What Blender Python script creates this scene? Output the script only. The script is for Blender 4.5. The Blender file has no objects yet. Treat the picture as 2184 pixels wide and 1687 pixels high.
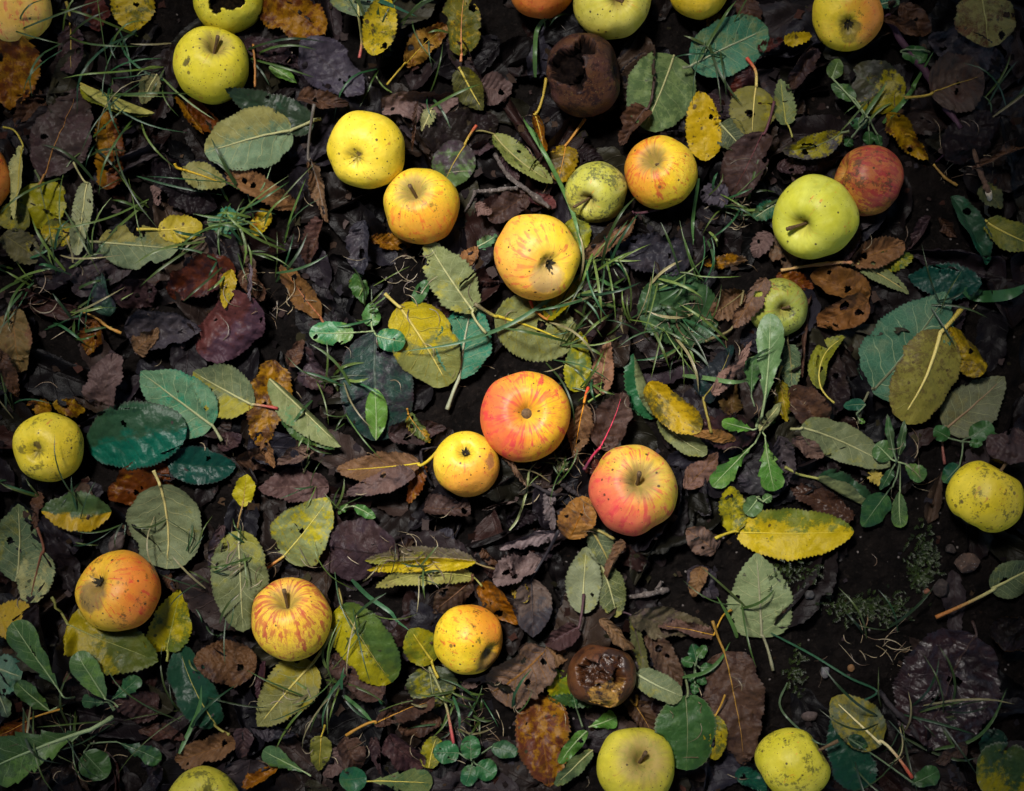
import bpy, math
import numpy as np
from mathutils import Vector, Matrix

# ------------------------------------------------------------------ scene, camera, light
SC = bpy.context.scene
COL = SC.collection
R = math.radians
S = 0.0004                      # metres in one layout unit (frame is 2183 x 1687 units of ground)
FW, FH = 2183.0, 1687.0
CAMH = 1.4                      # camera height over the ground, metres
HU = CAMH / S

cam_d = bpy.data.cameras.new('camera')
cam = bpy.data.objects.new('camera', cam_d); COL.objects.link(cam)
cam.location = (0, 0, CAMH); cam.rotation_euler = (0, 0, 0)
cam_d.sensor_width = 36.0; cam_d.lens = 36.0 * CAMH / (FW * S)
cam_d.clip_start = 0.05; cam_d.clip_end = 300.0
SC.camera = cam

SUN_EL, SUN_AZ = R(62), R(-30)          # azimuth from the top of the picture, towards its left
world = bpy.data.worlds.new('World'); SC.world = world
world.use_nodes = True
wn = world.node_tree.nodes; wl = world.node_tree.links
bg = wn['Background']
sky = wn.new('ShaderNodeTexSky'); sky.sky_type = 'NISHITA'; sky.sun_disc = False
sky.sun_elevation = SUN_EL; sky.sun_rotation = SUN_AZ
wl.new(sky.outputs['Color'], bg.inputs['Color']); bg.inputs['Strength'].default_value = 0.05

sd = bpy.data.lights.new('sun', 'SUN'); sun = bpy.data.objects.new('sun', sd); COL.objects.link(sun)
sd.energy = 4.0; sd.angle = R(15); sd.color = (1.0, 0.965, 0.91)
_d = Vector((math.sin(SUN_AZ) * math.cos(SUN_EL), math.cos(SUN_AZ) * math.cos(SUN_EL), math.sin(SUN_EL)))
sun.rotation_euler = _d.to_track_quat('Z', 'Y').to_euler()
sun.location = _d * 5

SC.view_settings.view_transform = 'Standard'; SC.view_settings.look = 'None'
SC.view_settings.exposure = 1.95; SC.view_settings.gamma = 1.0
SC.render.engine = 'CYCLES'
SC.cycles.use_denoising = True
SC.cycles.max_bounces = 4; SC.cycles.diffuse_bounces = 2; SC.cycles.glossy_bounces = 2

# ------------------------------------------------------------------ noise
_tabs = {}
def vnoise(x, y, seed=0):
    """smooth value noise in -1..1"""
    t = _tabs.get(seed)
    if t is None:
        t = _tabs[seed] = np.random.RandomState(seed).rand(128, 128) * 2 - 1
    x = np.asarray(x, float); y = np.asarray(y, float)
    xi = np.floor(x).astype(int); yi = np.floor(y).astype(int)
    fx = x - xi; fy = y - yi
    fx = fx * fx * (3 - 2 * fx); fy = fy * fy * (3 - 2 * fy)
    a = t[xi % 128, yi % 128]; b = t[(xi + 1) % 128, yi % 128]
    c = t[xi % 128, (yi + 1) % 128]; d = t[(xi + 1) % 128, (yi + 1) % 128]
    return (a * (1 - fx) + b * fx) * (1 - fy) + (c * (1 - fx) + d * fx) * fy

def ground_h(x, y):
    h = 9 * vnoise(x / 130, y / 130, 1) + 6 * vnoise(x / 41, y / 41, 2)
    c = vnoise(x / 17, y / 17, 3)
    h = h + 5.5 * np.abs(c) + 2.2 * vnoise(x / 7.5, y / 7.5, 4)
    return h

# ------------------------------------------------------------------ height field of the pile (layout units)
HX0, HY0, HSTEP = -260.0, -260.0, 4.0
HNX, HNY = int((FW + 520) / HSTEP), int((FH + 520) / HSTEP)
_gx = HX0 + np.arange(HNX) * HSTEP; _gy = HY0 + np.arange(HNY) * HSTEP
HM = ground_h(_gx[:, None] + 0 * _gy[None, :], 0 * _gx[:, None] + _gy[None, :])

def hidx(x, y):
    i = np.clip(((np.asarray(x) - HX0) / HSTEP + 0.5).astype(int), 0, HNX - 1)
    j = np.clip(((np.asarray(y) - HY0) / HSTEP + 0.5).astype(int), 0, HNY - 1)
    return i, j
def hat(x, y):
    i, j = hidx(x, y); return HM[i, j]

def boxblur(a, r):
    if r < 1: return a
    for ax in (0, 1):
        p = np.pad(a, [(r + 1, r) if k == ax else (0, 0) for k in (0, 1)], mode='edge')
        c = np.cumsum(p, axis=ax)
        n = 2 * r + 1
        a = (c[n:, :] - c[:-n, :]) / n if ax == 0 else (c[:, n:] - c[:, :-n]) / n
    return a

# apples as spheres in layout units: (cx, cy, cz, r), filled when the apples are made
BALLS = []
def ball_clamp(x, y, z):
    for (cx, cy, cz, r) in BALLS:
        d2 = (x - cx) ** 2 + (y - cy) ** 2
        m = d2 < (r * 1.02) ** 2
        if m.any():
            low = cz - np.sqrt(np.maximum((r * 1.02) ** 2 - d2[m], 0)) - 1.5
            z[m] = np.minimum(z[m], low)
    return z
def ball_top(x, y, h):
    h = h.copy()
    for (cx, cy, cz, r) in BALLS:
        d2 = (x - cx) ** 2 + (y - cy) ** 2
        m = d2 < r * r
        h[m] = np.maximum(h[m], cz + np.sqrt(r * r - d2[m]))
    return h

def w2(x, y, z=0.0):
    """layout units (picture-plane ground position seen at height z) -> metres"""
    k = (HU - z) / HU
    return ((x - FW / 2) * S * k, -(y - FH / 2) * S * k, z * S)

# ------------------------------------------------------------------ objects
def link(name, me, mats=None, parent=None):
    o = bpy.data.objects.new(name, me); COL.objects.link(o)
    if mats is not None:
        for m in (mats if isinstance(mats, (list, tuple)) else [mats]): me.materials.append(m)
    if parent is not None: o.parent = parent
    return o
def empty(name, loc):
    o = bpy.data.objects.new(name, None); COL.objects.link(o)
    o.location = loc; o.empty_display_size = 0.01
    return o
def tag(o, label=None, cat=None, group=None, kind=None):
    if label: o['label'] = label
    if cat: o['category'] = cat
    if group: o['group'] = group
    if kind: o['kind'] = kind
    return o
def mesh(name, v, f, uv=None, smooth=True):
    """v (n,3) metres; f (m,k) or list of arrays; uv per vertex dict"""
    me = bpy.data.meshes.new(name)
    v = np.asarray(v, np.float32)
    fl = [np.asarray(q, np.int32) for q in (f if isinstance(f, list) else [f]) if len(q)]
    me.vertices.add(len(v)); me.vertices.foreach_set('co', v.ravel())
    loops = np.concatenate([q.ravel() for q in fl])
    tot = np.concatenate([np.full(len(q), q.shape[1], np.int32) for q in fl])
    start = np.concatenate([[0], np.cumsum(tot)[:-1]]).astype(np.int32)
    me.loops.add(len(loops)); me.loops.foreach_set('vertex_index', loops)
    me.polygons.add(len(tot)); me.polygons.foreach_set('loop_start', start)
    try: me.polygons.foreach_set('loop_total', tot)
    except Exception: pass
    if smooth: me.polygons.foreach_set('use_smooth', np.ones(len(tot), bool))
    for k, a in (uv or {}).items():
        l = me.uv_layers.new(name=k)
        l.data.foreach_set('uv', np.asarray(a, np.float32)[loops].ravel())
    me.update(); me.validate()
    return me
def gridfaces(nu, nv, wrap=False):
    i = np.arange(nu - 1)[:, None]; j = np.arange(nv if wrap else nv - 1)[None, :]
    a = i * nv + j; b = i * nv + (j + 1) % nv
    c = (i + 1) * nv + (j + 1) % nv; d = (i + 1) * nv + j
    return np.stack([a, d, c, b], -1).reshape(-1, 4)
def tube(pts, rad, ns=7, cap=True):
    """tube along pts (n,3) with radius per point -> verts, faces list, uv (along, around)"""
    p = np.asarray(pts, float); n = len(p)
    t = np.gradient(p, axis=0); t /= np.linalg.norm(t, axis=1)[:, None] + 1e-9
    up = np.where(np.abs(t[:, 2:3]) > 0.9, np.array([[1.0, 0, 0]]), np.array([[0, 0, 1.0]]))
    a = np.cross(up, t); a /= np.linalg.norm(a, axis=1)[:, None] + 1e-9
    b = np.cross(t, a)
    th = np.arange(ns) / ns * 2 * np.pi
    rad = np.broadcast_to(rad, (n,))
    v = p[:, None, :] + rad[:, None, None] * (a[:, None, :] * np.cos(th)[None, :, None] + b[:, None, :] * np.sin(th)[None, :, None])
    v = v.reshape(-1, 3)
    f = gridfaces(n, ns, True)[:, ::-1]
    uv = np.stack([np.repeat(np.linspace(0, 1, n), ns), np.tile(th / 6.283, n)], -1)
    fl = [f]
    if cap:
        fl.append(np.arange(ns)[None, ::-1]); fl.append((np.arange(ns) + (n - 1) * ns)[None, :])
    return v, fl, uv
def spline(pts, n):
    """Catmull-Rom through pts"""
    p = np.asarray(pts, float)
    if len(p) == 2: return p[0] + (p[1] - p[0]) * np.linspace(0, 1, n)[:, None]
    q = np.vstack([2 * p[0] - p[1], p, 2 * p[-1] - p[-2]])
    u = np.linspace(0, len(p) - 1 - 1e-6, n); i = u.astype(int); t = (u - i)[:, None]
    a, b, c, d = q[i], q[i + 1], q[i + 2], q[i + 3]
    return 0.5 * (2 * b + (c - a) * t + (2 * a - 5 * b + 4 * c - d) * t ** 2 + (3 * b - a - 3 * c + d) * t ** 3)

# ------------------------------------------------------------------ materials
class NT:
    def __init__(s, name):
        s.m = bpy.data.materials.new(name); s.m.use_nodes = True
        s.n = s.m.node_tree.nodes; s.l = s.m.node_tree.links
        s.p = s.n['Principled BSDF']
    def put(s, sock, v):
        if isinstance(v, bpy.types.NodeSocket): s.l.new(v, sock)
        elif v is not None:
            if hasattr(sock.default_value, '__len__') and hasattr(v, '__len__'):
                sock.default_value = tuple(v)[:len(sock.default_value)] if len(v) >= len(sock.default_value) else tuple(v) + (1.0,)
            else: sock.default_value = v
    def math(s, op, a, b=None, c=None, clamp=False):
        k = s.n.new('ShaderNodeMath'); k.operation = op; k.use_clamp = clamp
        s.put(k.inputs[0], a)
        if b is not None: s.put(k.inputs[1], b)
        if c is not None: s.put(k.inputs[2], c)
        return k.outputs[0]
    def vec(s, op, a, b=None, scale=None):
        k = s.n.new('ShaderNodeVectorMath'); k.operation = op
        s.put(k.inputs[0], a)
        if b is not None: s.put(k.inputs[1], b)
        if scale is not None: s.put(k.inputs['Scale'], scale)
        return k.outputs['Value'] if op in ('LENGTH', 'DOT_PRODUCT', 'DISTANCE') else k.outputs[0]
    def sep(s, v):
        k = s.n.new('ShaderNodeSeparateXYZ'); s.put(k.inputs[0], v); return k.outputs
    def comb(s, x=0.0, y=0.0, z=0.0):
        k = s.n.new('ShaderNodeCombineXYZ')
        for i, q in enumerate((x, y, z)): s.put(k.inputs[i], q)
        return k.outputs[0]
    def attr(s, name, typ='OBJECT'):
        k = s.n.new('ShaderNodeAttribute'); k.attribute_type = typ; k.attribute_name = name; return k
    def noise(s, v, scale, detail=3.0, rough=0.55, out=0, dist=0.0):
        k = s.n.new('ShaderNodeTexNoise'); s.put(k.inputs['Vector'], v); s.put(k.inputs['Scale'], scale)
        s.put(k.inputs['Detail'], detail); s.put(k.inputs['Roughness'], rough); s.put(k.inputs['Distortion'], dist)
        return k.outputs[out]
    def voro(s, v, scale, feature='F1', out='Distance'):
        k = s.n.new('ShaderNodeTexVoronoi'); k.feature = feature
        s.put(k.inputs['Vector'], v); s.put(k.inputs['Scale'], scale); return k.outputs[out]
    def ss(s, v, lo, hi):
        k = s.n.new('ShaderNodeMapRange'); k.interpolation_type = 'SMOOTHSTEP'
        s.put(k.inputs['Value'], v); s.put(k.inputs['From Min'], lo); s.put(k.inputs['From Max'], hi); return k.outputs[0]
    def mix(s, f, a, b, blend='MIX'):
        k = s.n.new('ShaderNodeMix'); k.data_type = 'RGBA'; k.blend_type = blend
        s.put(k.inputs[0], f); s.put(k.inputs[6], a); s.put(k.inputs[7], b); return k.outputs[2]
    def mixf(s, f, a, b):
        k = s.n.new('ShaderNodeMix'); s.put(k.inputs[0], f); s.put(k.inputs[2], a); s.put(k.inputs[3], b); return k.outputs[0]
    def bump(s, h, strength, dist):
        k = s.n.new('ShaderNodeBump'); s.put(k.inputs['Height'], h); s.put(k.inputs['Strength'], strength)
        s.put(k.inputs['Distance'], dist); s.l.new(k.outputs[0], s.p.inputs['Normal'])
    def uv(s, name):
        k = s.n.new('ShaderNodeUVMap'); k.uv_map = name; return k.outputs[0]
    def done(s, col, rough=None, spec=0.3, coat=None):
        s.put(s.p.inputs['Base Color'], col)
        if rough is not None: s.put(s.p.inputs['Roughness'], rough)
        s.put(s.p.inputs['Specular IOR Level'], spec)
        if coat is not None: s.put(s.p.inputs['Coat Weight'], coat); s.put(s.p.inputs['Coat Roughness'], 0.25)
        return s.m

def leaf_material():
    t = NT('leaf_blade')
    uv = t.uv('cm'); nm = t.uv('norm')
    rnd = t.attr('seed').outputs['Fac']
    P = t.vec('ADD', uv, t.comb(t.math('MULTIPLY', rnd, 31.7), t.math('MULTIPLY', rnd, 17.3), rnd))
    n = t.sep(nm); u = n[0]; v = t.math('SUBTRACT', t.math('MULTIPLY', n[1], 2.0), 1.0)
    av = t.math('ABSOLUTE', v)
    m = t.sep(t.attr('m').outputs['Vector'])          # mottle amount, mottle scale, spots
    g = t.sep(t.attr('g').outputs['Vector'])          # gradient of the mottle along and across, wrinkle
    k = t.sep(t.attr('k').outputs['Vector'])          # vein contrast, roughness, bump
    c0 = t.attr('c0').outputs['Color']; c1 = t.attr('c1').outputs['Color']; cu = t.attr('cu').outputs['Color']
    c2 = t.attr('c2').outputs['Color']; cv = t.attr('cv').outputs['Color']
    # large blotches and small mottles
    n1 = t.noise(P, t.math('MULTIPLY', m[1], 0.35), 3.0, 0.6)
    n2 = t.noise(P, m[1], 5.0, 0.75)
    mm = t.math('ADD', t.math('MULTIPLY', n1, 0.42), t.math('MULTIPLY', n2, 0.65))
    mm = t.math('ADD', mm, t.math('MULTIPLY', t.math('SUBTRACT', u, 0.5), g[0]))
    mm = t.math('ADD', mm, t.math('MULTIPLY', v, g[1]))
    th = t.math('SUBTRACT', 0.78, t.math('MULTIPLY', m[0], 0.5))
    mask = t.ss(mm, t.math('SUBTRACT', th, 0.055), t.math('ADD', th, 0.065))
    col = t.mix(mask, c0, c1)
    # tonal variation of the tissue
    n3 = t.noise(P, 1.1, 4.0, 0.7)
    n4 = t.noise(P, 9.0, 3.0, 0.7)
    var = t.math('ADD', 0.30, t.math('ADD', t.math('MULTIPLY', n3, 0.75), t.math('MULTIPLY', n4, 0.65)))
    col = t.mix(1.0, col, t.comb(var, var, var), 'MULTIPLY')
    hue = t.noise(P, 0.8, 2.0, 0.5)
    col = t.mix(t.math('MULTIPLY', t.ss(hue, 0.45, 0.75), 0.3), col, t.mix(0.6, c1, c0))
    # dark dots
    Pd = t.vec('ADD', P, t.vec('SCALE', t.noise(P, 5.0, 3.0, 0.6, 1), scale=0.16))
    vd = t.voro(Pd, 3.4); vr = t.voro(Pd, 3.4, 'F1', 'Color')
    sz = t.math('MULTIPLY', t.math('DIVIDE', t.math('SUBTRACT', t.sep(vr)[0], t.math('SUBTRACT', 1.0, m[2])), t.math('ADD', m[2], 0.05)), 0.40)
    dots = t.ss(t.math('SUBTRACT', sz, vd), -0.06, 0.06)
    vd2 = t.voro(Pd, 8.0); vr2 = t.voro(Pd, 8.0, 'F1', 'Color')
    sz2 = t.math('MULTIPLY', t.math('DIVIDE', t.math('SUBTRACT', t.sep(vr2)[0], t.math('SUBTRACT', 1.0, m[2])), t.math('ADD', m[2], 0.05)), 0.36)
    dots = t.math('MAXIMUM', dots, t.ss(t.math('SUBTRACT', sz2, vd2), -0.05, 0.1))
    col = t.mix(t.math('MULTIPLY', dots, 0.85), col, c2)
    # other side of the blade
    geo = t.n.new('ShaderNodeNewGeometry')
    ucol = t.mix(1.0, cu, t.comb(var, var, var), 'MULTIPLY')
    col = t.mix(geo.outputs['Backfacing'], col, ucol)
    # veins: laterals leave the midrib towards the tip, alternating
    side = t.math('GREATER_THAN', v, 0.0)
    wob = t.math('MULTIPLY', t.math('SUBTRACT', t.noise(P, 1.4, 1.0), 0.5), 0.11)
    q = t.math('SUBTRACT', u, t.math('MULTIPLY', t.math('POWER', av, 0.85), 0.2))
    q = t.math('ADD', t.math('MULTIPLY', t.math('ADD', q, wob), 7.0), t.math('MULTIPLY', side, 0.45))
    fr = t.math('ABSOLUTE', t.math('SUBTRACT', t.math('FRACT', q), 0.5))
    lat = t.math('MULTIPLY', t.ss(fr, t.mixf(av, 0.062, 0.03), 0.008), t.ss(av, 1.0, 0.6))
    net = t.ss(t.voro(P, 6.0, 'DISTANCE_TO_EDGE'), 0.05, 0.0)
    net2 = t.ss(t.voro(P, 2.6, 'DISTANCE_TO_EDGE'), 0.045, 0.0)
    mid = t.ss(av, 0.05, 0.02)
    vm = t.math('MAXIMUM', lat, t.math('MULTIPLY', t.math('MAXIMUM', net, net2), 0.32))
    vm = t.math('MAXIMUM', vm, mid)
    col = t.mix(t.math('MULTIPLY', vm, k[0]), col, cv)
    # browned rim
    rim = t.math('MULTIPLY', t.ss(av, 0.9, 1.0), 0.35)
    col = t.mix(rim, col, c2)
    pil = t.math('MULTIPLY', t.ss(fr, 0.0, 0.5), g[2])
    wr = t.noise(P, 3.2, 3.0, 0.6)
    h = t.math('ADD', t.math('MULTIPLY', vm, t.math('SUBTRACT', t.math('MULTIPLY', k[0], 1.3), 0.45)), t.math('MULTIPLY', wr, 1.1))
    h = t.math('ADD', h, t.math('MULTIPLY', pil, 0.7))
    h = t.math('ADD', h, t.math('MULTIPLY', t.voro(P, 7.5, 'SMOOTH_F1'), t.math('MULTIPLY', g[2], -1.2)))
    t.bump(h, k[2], 0.0011)
    rg = t.math('ADD', k[1], t.math('MULTIPLY', t.math('SUBTRACT', n4, 0.5), 0.3))
    return t.done(col, rg, t.attr('sp').outputs['Fac'])

def stalk_material():
    t = NT('leaf_stalk')
    u = t.sep(t.uv('cm'))[0]
    tc = t.n.new('ShaderNodeTexCoord').outputs['Object']
    n = t.noise(tc, 900.0, 3.0)
    col = t.mix(t.ss(t.math('ADD', u, t.math('MULTIPLY', t.math('SUBTRACT', n, 0.5), 0.12)), 0.03, 0.16), t.attr('pe').outputs['Color'], t.attr('pc').outputs['Color'])
    var = t.math('ADD', 0.55, t.math('MULTIPLY', n, 0.85))
    col = t.mix(1.0, col, t.comb(var, var, var), 'MULTIPLY')
    t.bump(n, 0.5, 0.0005)
    return t.done(col, 0.55, 0.3)

def apple_material():
    t = NT('apple_skin')
    tc = t.n.new('ShaderNodeTexCoord').outputs['Object']
    N = t.vec('NORMALIZE', tc)
    seed = t.attr('seed').outputs['Fac']
    a1 = t.sep(t.attr('a1').outputs['Vector'])     # streaks, blush, russet
    a2 = t.sep(t.attr('a2').outputs['Vector'])     # specks, sooty blotch, bruise size
    bd = t.attr('bd').outputs['Vector']; qd = t.attr('qd').outputs['Vector']
    c0 = t.attr('c0').outputs['Color']; c1 = t.attr('c1').outputs['Color']; c2 = t.attr('c2').outputs['Color']; cq = t.attr('cq').outputs['Color']
    s = t.sep(N); rad = t.math('SQRT', t.math('ADD', t.math('MULTIPLY', s[0], s[0]), t.math('MULTIPLY', s[1], s[1])))
    off = t.comb(t.math('MULTIPLY', seed, 23.0), t.math('MULTIPLY', seed, 41.0), t.math('MULTIPLY', seed, 7.0))
    Q = t.vec('ADD', N, off)
    inv = t.math('DIVIDE', 1.0, t.math('MAXIMUM', rad, 0.02))
    dirv = t.comb(t.math('MULTIPLY', s[0], inv), t.math('MULTIPLY', s[1], inv), t.math('MULTIPLY', s[2], 0.32))
    wob = t.noise(Q, 2.3, 2.0, 0.5, 1)
    D = t.vec('ADD', t.vec('ADD', dirv, off), t.vec('SCALE', wob, scale=0.12))
    big = t.noise(Q, 1.5, 3.0, 0.55)
    fine = t.noise(Q, 7.0, 4.0, 0.65)
    # ground colour: green-yellow to yellow
    col = t.mix(t.ss(t.math('ADD', t.math('MULTIPLY', big, 0.7), t.math('MULTIPLY', fine, 0.3)), 0.36, 0.66), c0, t.mix(0.5, c0, c1))
    pale = t.ss(t.math('ADD', t.math('MULTIPLY', t.noise(Q, 1.3, 2.0), 0.6), t.math('MULTIPLY', t.noise(D, 6.0, 3.0, 0.6), 0.4)), 0.44, 0.64)
    col = t.mix(t.math('MULTIPLY', pale, 0.34), col, t.mix(1.0, c0, (1.35, 1.4, 4.5, 1), 'MULTIPLY'))
    cloud = t.ss(t.math('ADD', t.math('MULTIPLY', t.noise(Q, 1.9, 4.0, 0.65), 0.7), t.math('MULTIPLY', fine, 0.3)), 0.50, 0.66)
    col = t.mix(t.math('MULTIPLY', cloud, 0.30), col, t.mix(1.0, c0, (0.62, 0.66, 1.2, 1), 'MULTIPLY'))
    # blush
    bl = t.math('ADD', t.vec('DOT_PRODUCT', N, bd), t.math('MULTIPLY', t.math('SUBTRACT', t.noise(D, 3.0, 4.0, 0.7), 0.5), 1.1))
    bl = t.math('MULTIPLY', t.ss(bl, -0.15, 0.85), a1[1])
    bl = t.math('MULTIPLY', bl, t.ss(t.math('ADD', rad, t.math('MULTIPLY', fine, 0.3)), 0.3, 0.62))
    blc = t.mix(0.32, c2, c1)
    col = t.mix(bl, col, blc)
    # streaks along the meridians, broken up
    st = t.noise(D, 7.5, 3.0, 0.62)
    brk = t.noise(t.vec('MULTIPLY', D, (1.0, 1.0, 9.0)), 2.6, 2.0, 0.6)
    lat = t.ss(rad, 0.2, 0.45)
    sv = t.math('ADD', st, t.math('MULTIPLY', t.math('SUBTRACT', brk, 0.5), 0.42))
    sv = t.math('ADD', sv, t.math('MULTIPLY', t.vec('DOT_PRODUCT', N, bd), 0.05))
    th = t.math('SUBTRACT', 0.725, t.math('MULTIPLY', a1[0], 0.33))
    sm = t.math('MULTIPLY', t.ss(sv, th, t.math('ADD', th, 0.07)), lat)
    st2 = t.noise(D, 18.0, 2.0, 0.6)
    sm2 = t.math('MULTIPLY', t.ss(t.math('ADD', st2, t.math('MULTIPLY', t.math('SUBTRACT', brk, 0.5), 0.3)), t.math('ADD', th, 0.02), t.math('ADD', th, 0.12)), lat)
    c2d = t.mix(t.ss(t.noise(D, 5.0, 2.0), 0.35, 0.65), c2, t.mix(0.3, c2, c1))
    fs = t.noise(t.vec('MULTIPLY', D, (1.0, 1.0, 3.0)), 26.0, 3.0, 0.7)
    fs = t.math('ADD', fs, t.math('MULTIPLY', t.math('SUBTRACT', big, 0.5), 0.5))
    fm = t.math('MULTIPLY', t.ss(fs, t.math('ADD', th, 0.0), t.math('ADD', th, 0.10)), lat)
    col = t.mix(t.math('MULTIPLY', fm, 0.5), col, t.mix(0.35, c2, c1))
    col = t.mix(t.math('MULTIPLY', sm2, 0.6), col, t.mix(0.4, c2, c1))
    col = t.mix(t.math('MULTIPLY', sm, t.math('ADD', 0.55, t.math('MULTIPLY', fine, 0.5))), col, c2d)
    tone = t.math('ADD', 0.62, t.math('ADD', t.math('MULTIPLY', t.noise(Q, 4.0, 5.0, 0.7), 0.5), t.math('MULTIPLY', big, 0.26)))
    col = t.mix(1.0, col, t.comb(tone, tone, tone), 'MULTIPLY')
    # russet round the stalk, greenish in the hollow
    up = t.math('GREATER_THAN', s[2], 0.0)
    rr = t.math('ADD', rad, t.math('MULTIPLY', t.math('SUBTRACT', t.noise(D, 5.0, 3.0, 0.65), 0.5), 0.5))
    rus = t.math('MULTIPLY', t.ss(rr, t.math('ADD', 0.26, t.math('MULTIPLY', a1[2], 0.66)), t.math('ADD', 0.12, t.math('MULTIPLY', a1[2], 0.30))), up)
    col = t.mix(t.math('MULTIPLY', rus, t.math('MINIMUM', t.math('MULTIPLY', a1[2], 1.6), 0.85)), col, t.mix(t.ss(fine, 0.4, 0.7), (0.26, 0.17, 0.055, 1), (0.17, 0.155, 0.035, 1)))
    dn = t.math('MULTIPLY', t.ss(rr, 0.34, 0.08), t.math('SUBTRACT', 1.0, up))
    col = t.mix(t.math('MULTIPLY', dn, 0.75), col, (0.10, 0.085, 0.02, 1))
    # bruise
    qs = t.math('ADD', t.vec('DISTANCE', N, qd), t.math('MULTIPLY', t.math('SUBTRACT', t.noise(Q, 3.4, 4.0, 0.65), 0.5), 0.55))
    qm = t.ss(qs, a2[2], t.math('MULTIPLY', a2[2], 0.62))
    col = t.mix(t.math('MULTIPLY', qm, t.math('ADD', 0.55, t.math('MULTIPLY', fine, 0.5))), col, cq)
    # sooty blotch
    so = t.math('ADD', t.math('MULTIPLY', t.noise(Q, 2.1, 3.0, 0.6), 0.55), t.math('MULTIPLY', t.noise(Q, 11.0, 4.0, 0.7), 0.5))
    so = t.ss(so, t.math('SUBTRACT', 0.685, t.math('MULTIPLY', a2[1], 0.23)), t.math('SUBTRACT', 0.755, t.math('MULTIPLY', a2[1], 0.20)))
    col = t.mix(t.math('MULTIPLY', so, 0.75), col, t.mix(1.0, c0, (0.11, 0.13, 0.5, 1), 'MULTIPLY'))
    # lenticels and scab specks
    def dots(scale, gain):
        d = t.voro(Q, scale); c = t.sep(t.voro(Q, scale, 'F1', 'Color'))[0]
        z = t.math('MULTIPLY', t.math('DIVIDE', t.math('SUBTRACT', c, t.math('SUBTRACT', 1.0, t.math('MULTIPLY', a2[0], gain))), t.math('ADD', t.math('MULTIPLY', a2[0], gain), 0.02)), 0.30)
        return t.ss(t.math('SUBTRACT', z, d), -0.02, 0.06)
    col = t.mix(t.math('MULTIPLY', dots(4.2, 0.22), 0.75), col, (0.07, 0.04, 0.015, 1))
    col = t.mix(t.math('MULTIPLY', dots(7.0, 0.45), 0.9), col, (0.045, 0.025, 0.012, 1))
    col = t.mix(t.math('MULTIPLY', dots(17.0, 0.55), 0.8), col, (0.10, 0.055, 0.015, 1))
    ld = t.voro(Q, 13.0)
    col = t.mix(t.math('MULTIPLY', t.ss(ld, 0.09, 0.04), 0.35), col, (0.7, 0.6, 0.3, 1))
    # rot colour where the flesh is gone
    rot = t.attr('rot', 'GEOMETRY').outputs['Fac']
    fl = t.mix(t.ss(fine, 0.4, 0.65), t.attr('ra').outputs['Color'], t.attr('rb').outputs['Color'])
    amb = t.attr('amber', 'GEOMETRY').outputs['Fac']
    fl = t.mix(amb, fl, t.mix(t.ss(t.noise(Q, 3.5, 4.0, 0.6), 0.35, 0.68), t.attr('ra').outputs['Color'], (0.46, 0.24, 0.045, 1)))
    col = t.mix(rot, col, fl)
    hb = t.math('ADD', t.math('MULTIPLY', fine, 0.7), t.math('MULTIPLY', big, 2.6))
    hb = t.math('SUBTRACT', hb, t.math('MULTIPLY', qm, 0.4))
    hb = t.math('ADD', hb, t.math('MULTIPLY', t.math('MULTIPLY', fine, rot), 2.2))
    t.bump(hb, 0.35, 0.0016)
    rg = t.math('ADD', 0.36, t.math('ADD', t.math('MULTIPLY', fine, 0.22), t.math('MULTIPLY', rus, 0.25)))
    sp = t.sep(t.attr('sv').outputs['Vector'])      # gloss of the skin, gloss and roughness of the rotten flesh
    rg = t.mixf(rot, rg, sp[2])
    return t.done(col, rg, t.mixf(rot, sp[0], sp[1]))

def plain(name, c0, c1, scale, rough=0.7, bump=0.4, dist=0.001, spec=0.25, extra=None):
    t = NT(name)
    tc = t.n.new('ShaderNodeTexCoord').outputs['Object']
    n = t.noise(tc, scale, 5.0, 0.65); n2 = t.noise(tc, scale * 0.23, 3.0)
    col = t.mix(t.ss(t.math('ADD', t.math('MULTIPLY', n, 0.6), t.math('MULTIPLY', n2, 0.4)), 0.35, 0.65), c0, c1)
    if extra: col = t.mix(t.ss(t.voro(tc, extra[1]), extra[2], extra[2] * 0.5), col, extra[0])
    t.bump(n, bump, dist)
    return t.done(col, rough, spec)

def tint_material(name, rough=0.55, spec=0.18, scale=700.0, bump=0.35):
    """colour from a per-vertex tissue colour: one tone per piece of litter or blade"""
    t = NT(name)
    a = t.attr('tone', 'GEOMETRY').outputs['Color']
    tc = t.n.new('ShaderNodeTexCoord').outputs['Object']
    n = t.noise(tc, scale, 4.0, 0.65)
    v = t.math('ADD', 0.45, t.math('MULTIPLY', n, 1.1))
    t.bump(n, bump, 0.0008)
    return t.done(t.mix(1.0, a, t.comb(v, v, v), 'MULTIPLY'), rough, spec)

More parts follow.
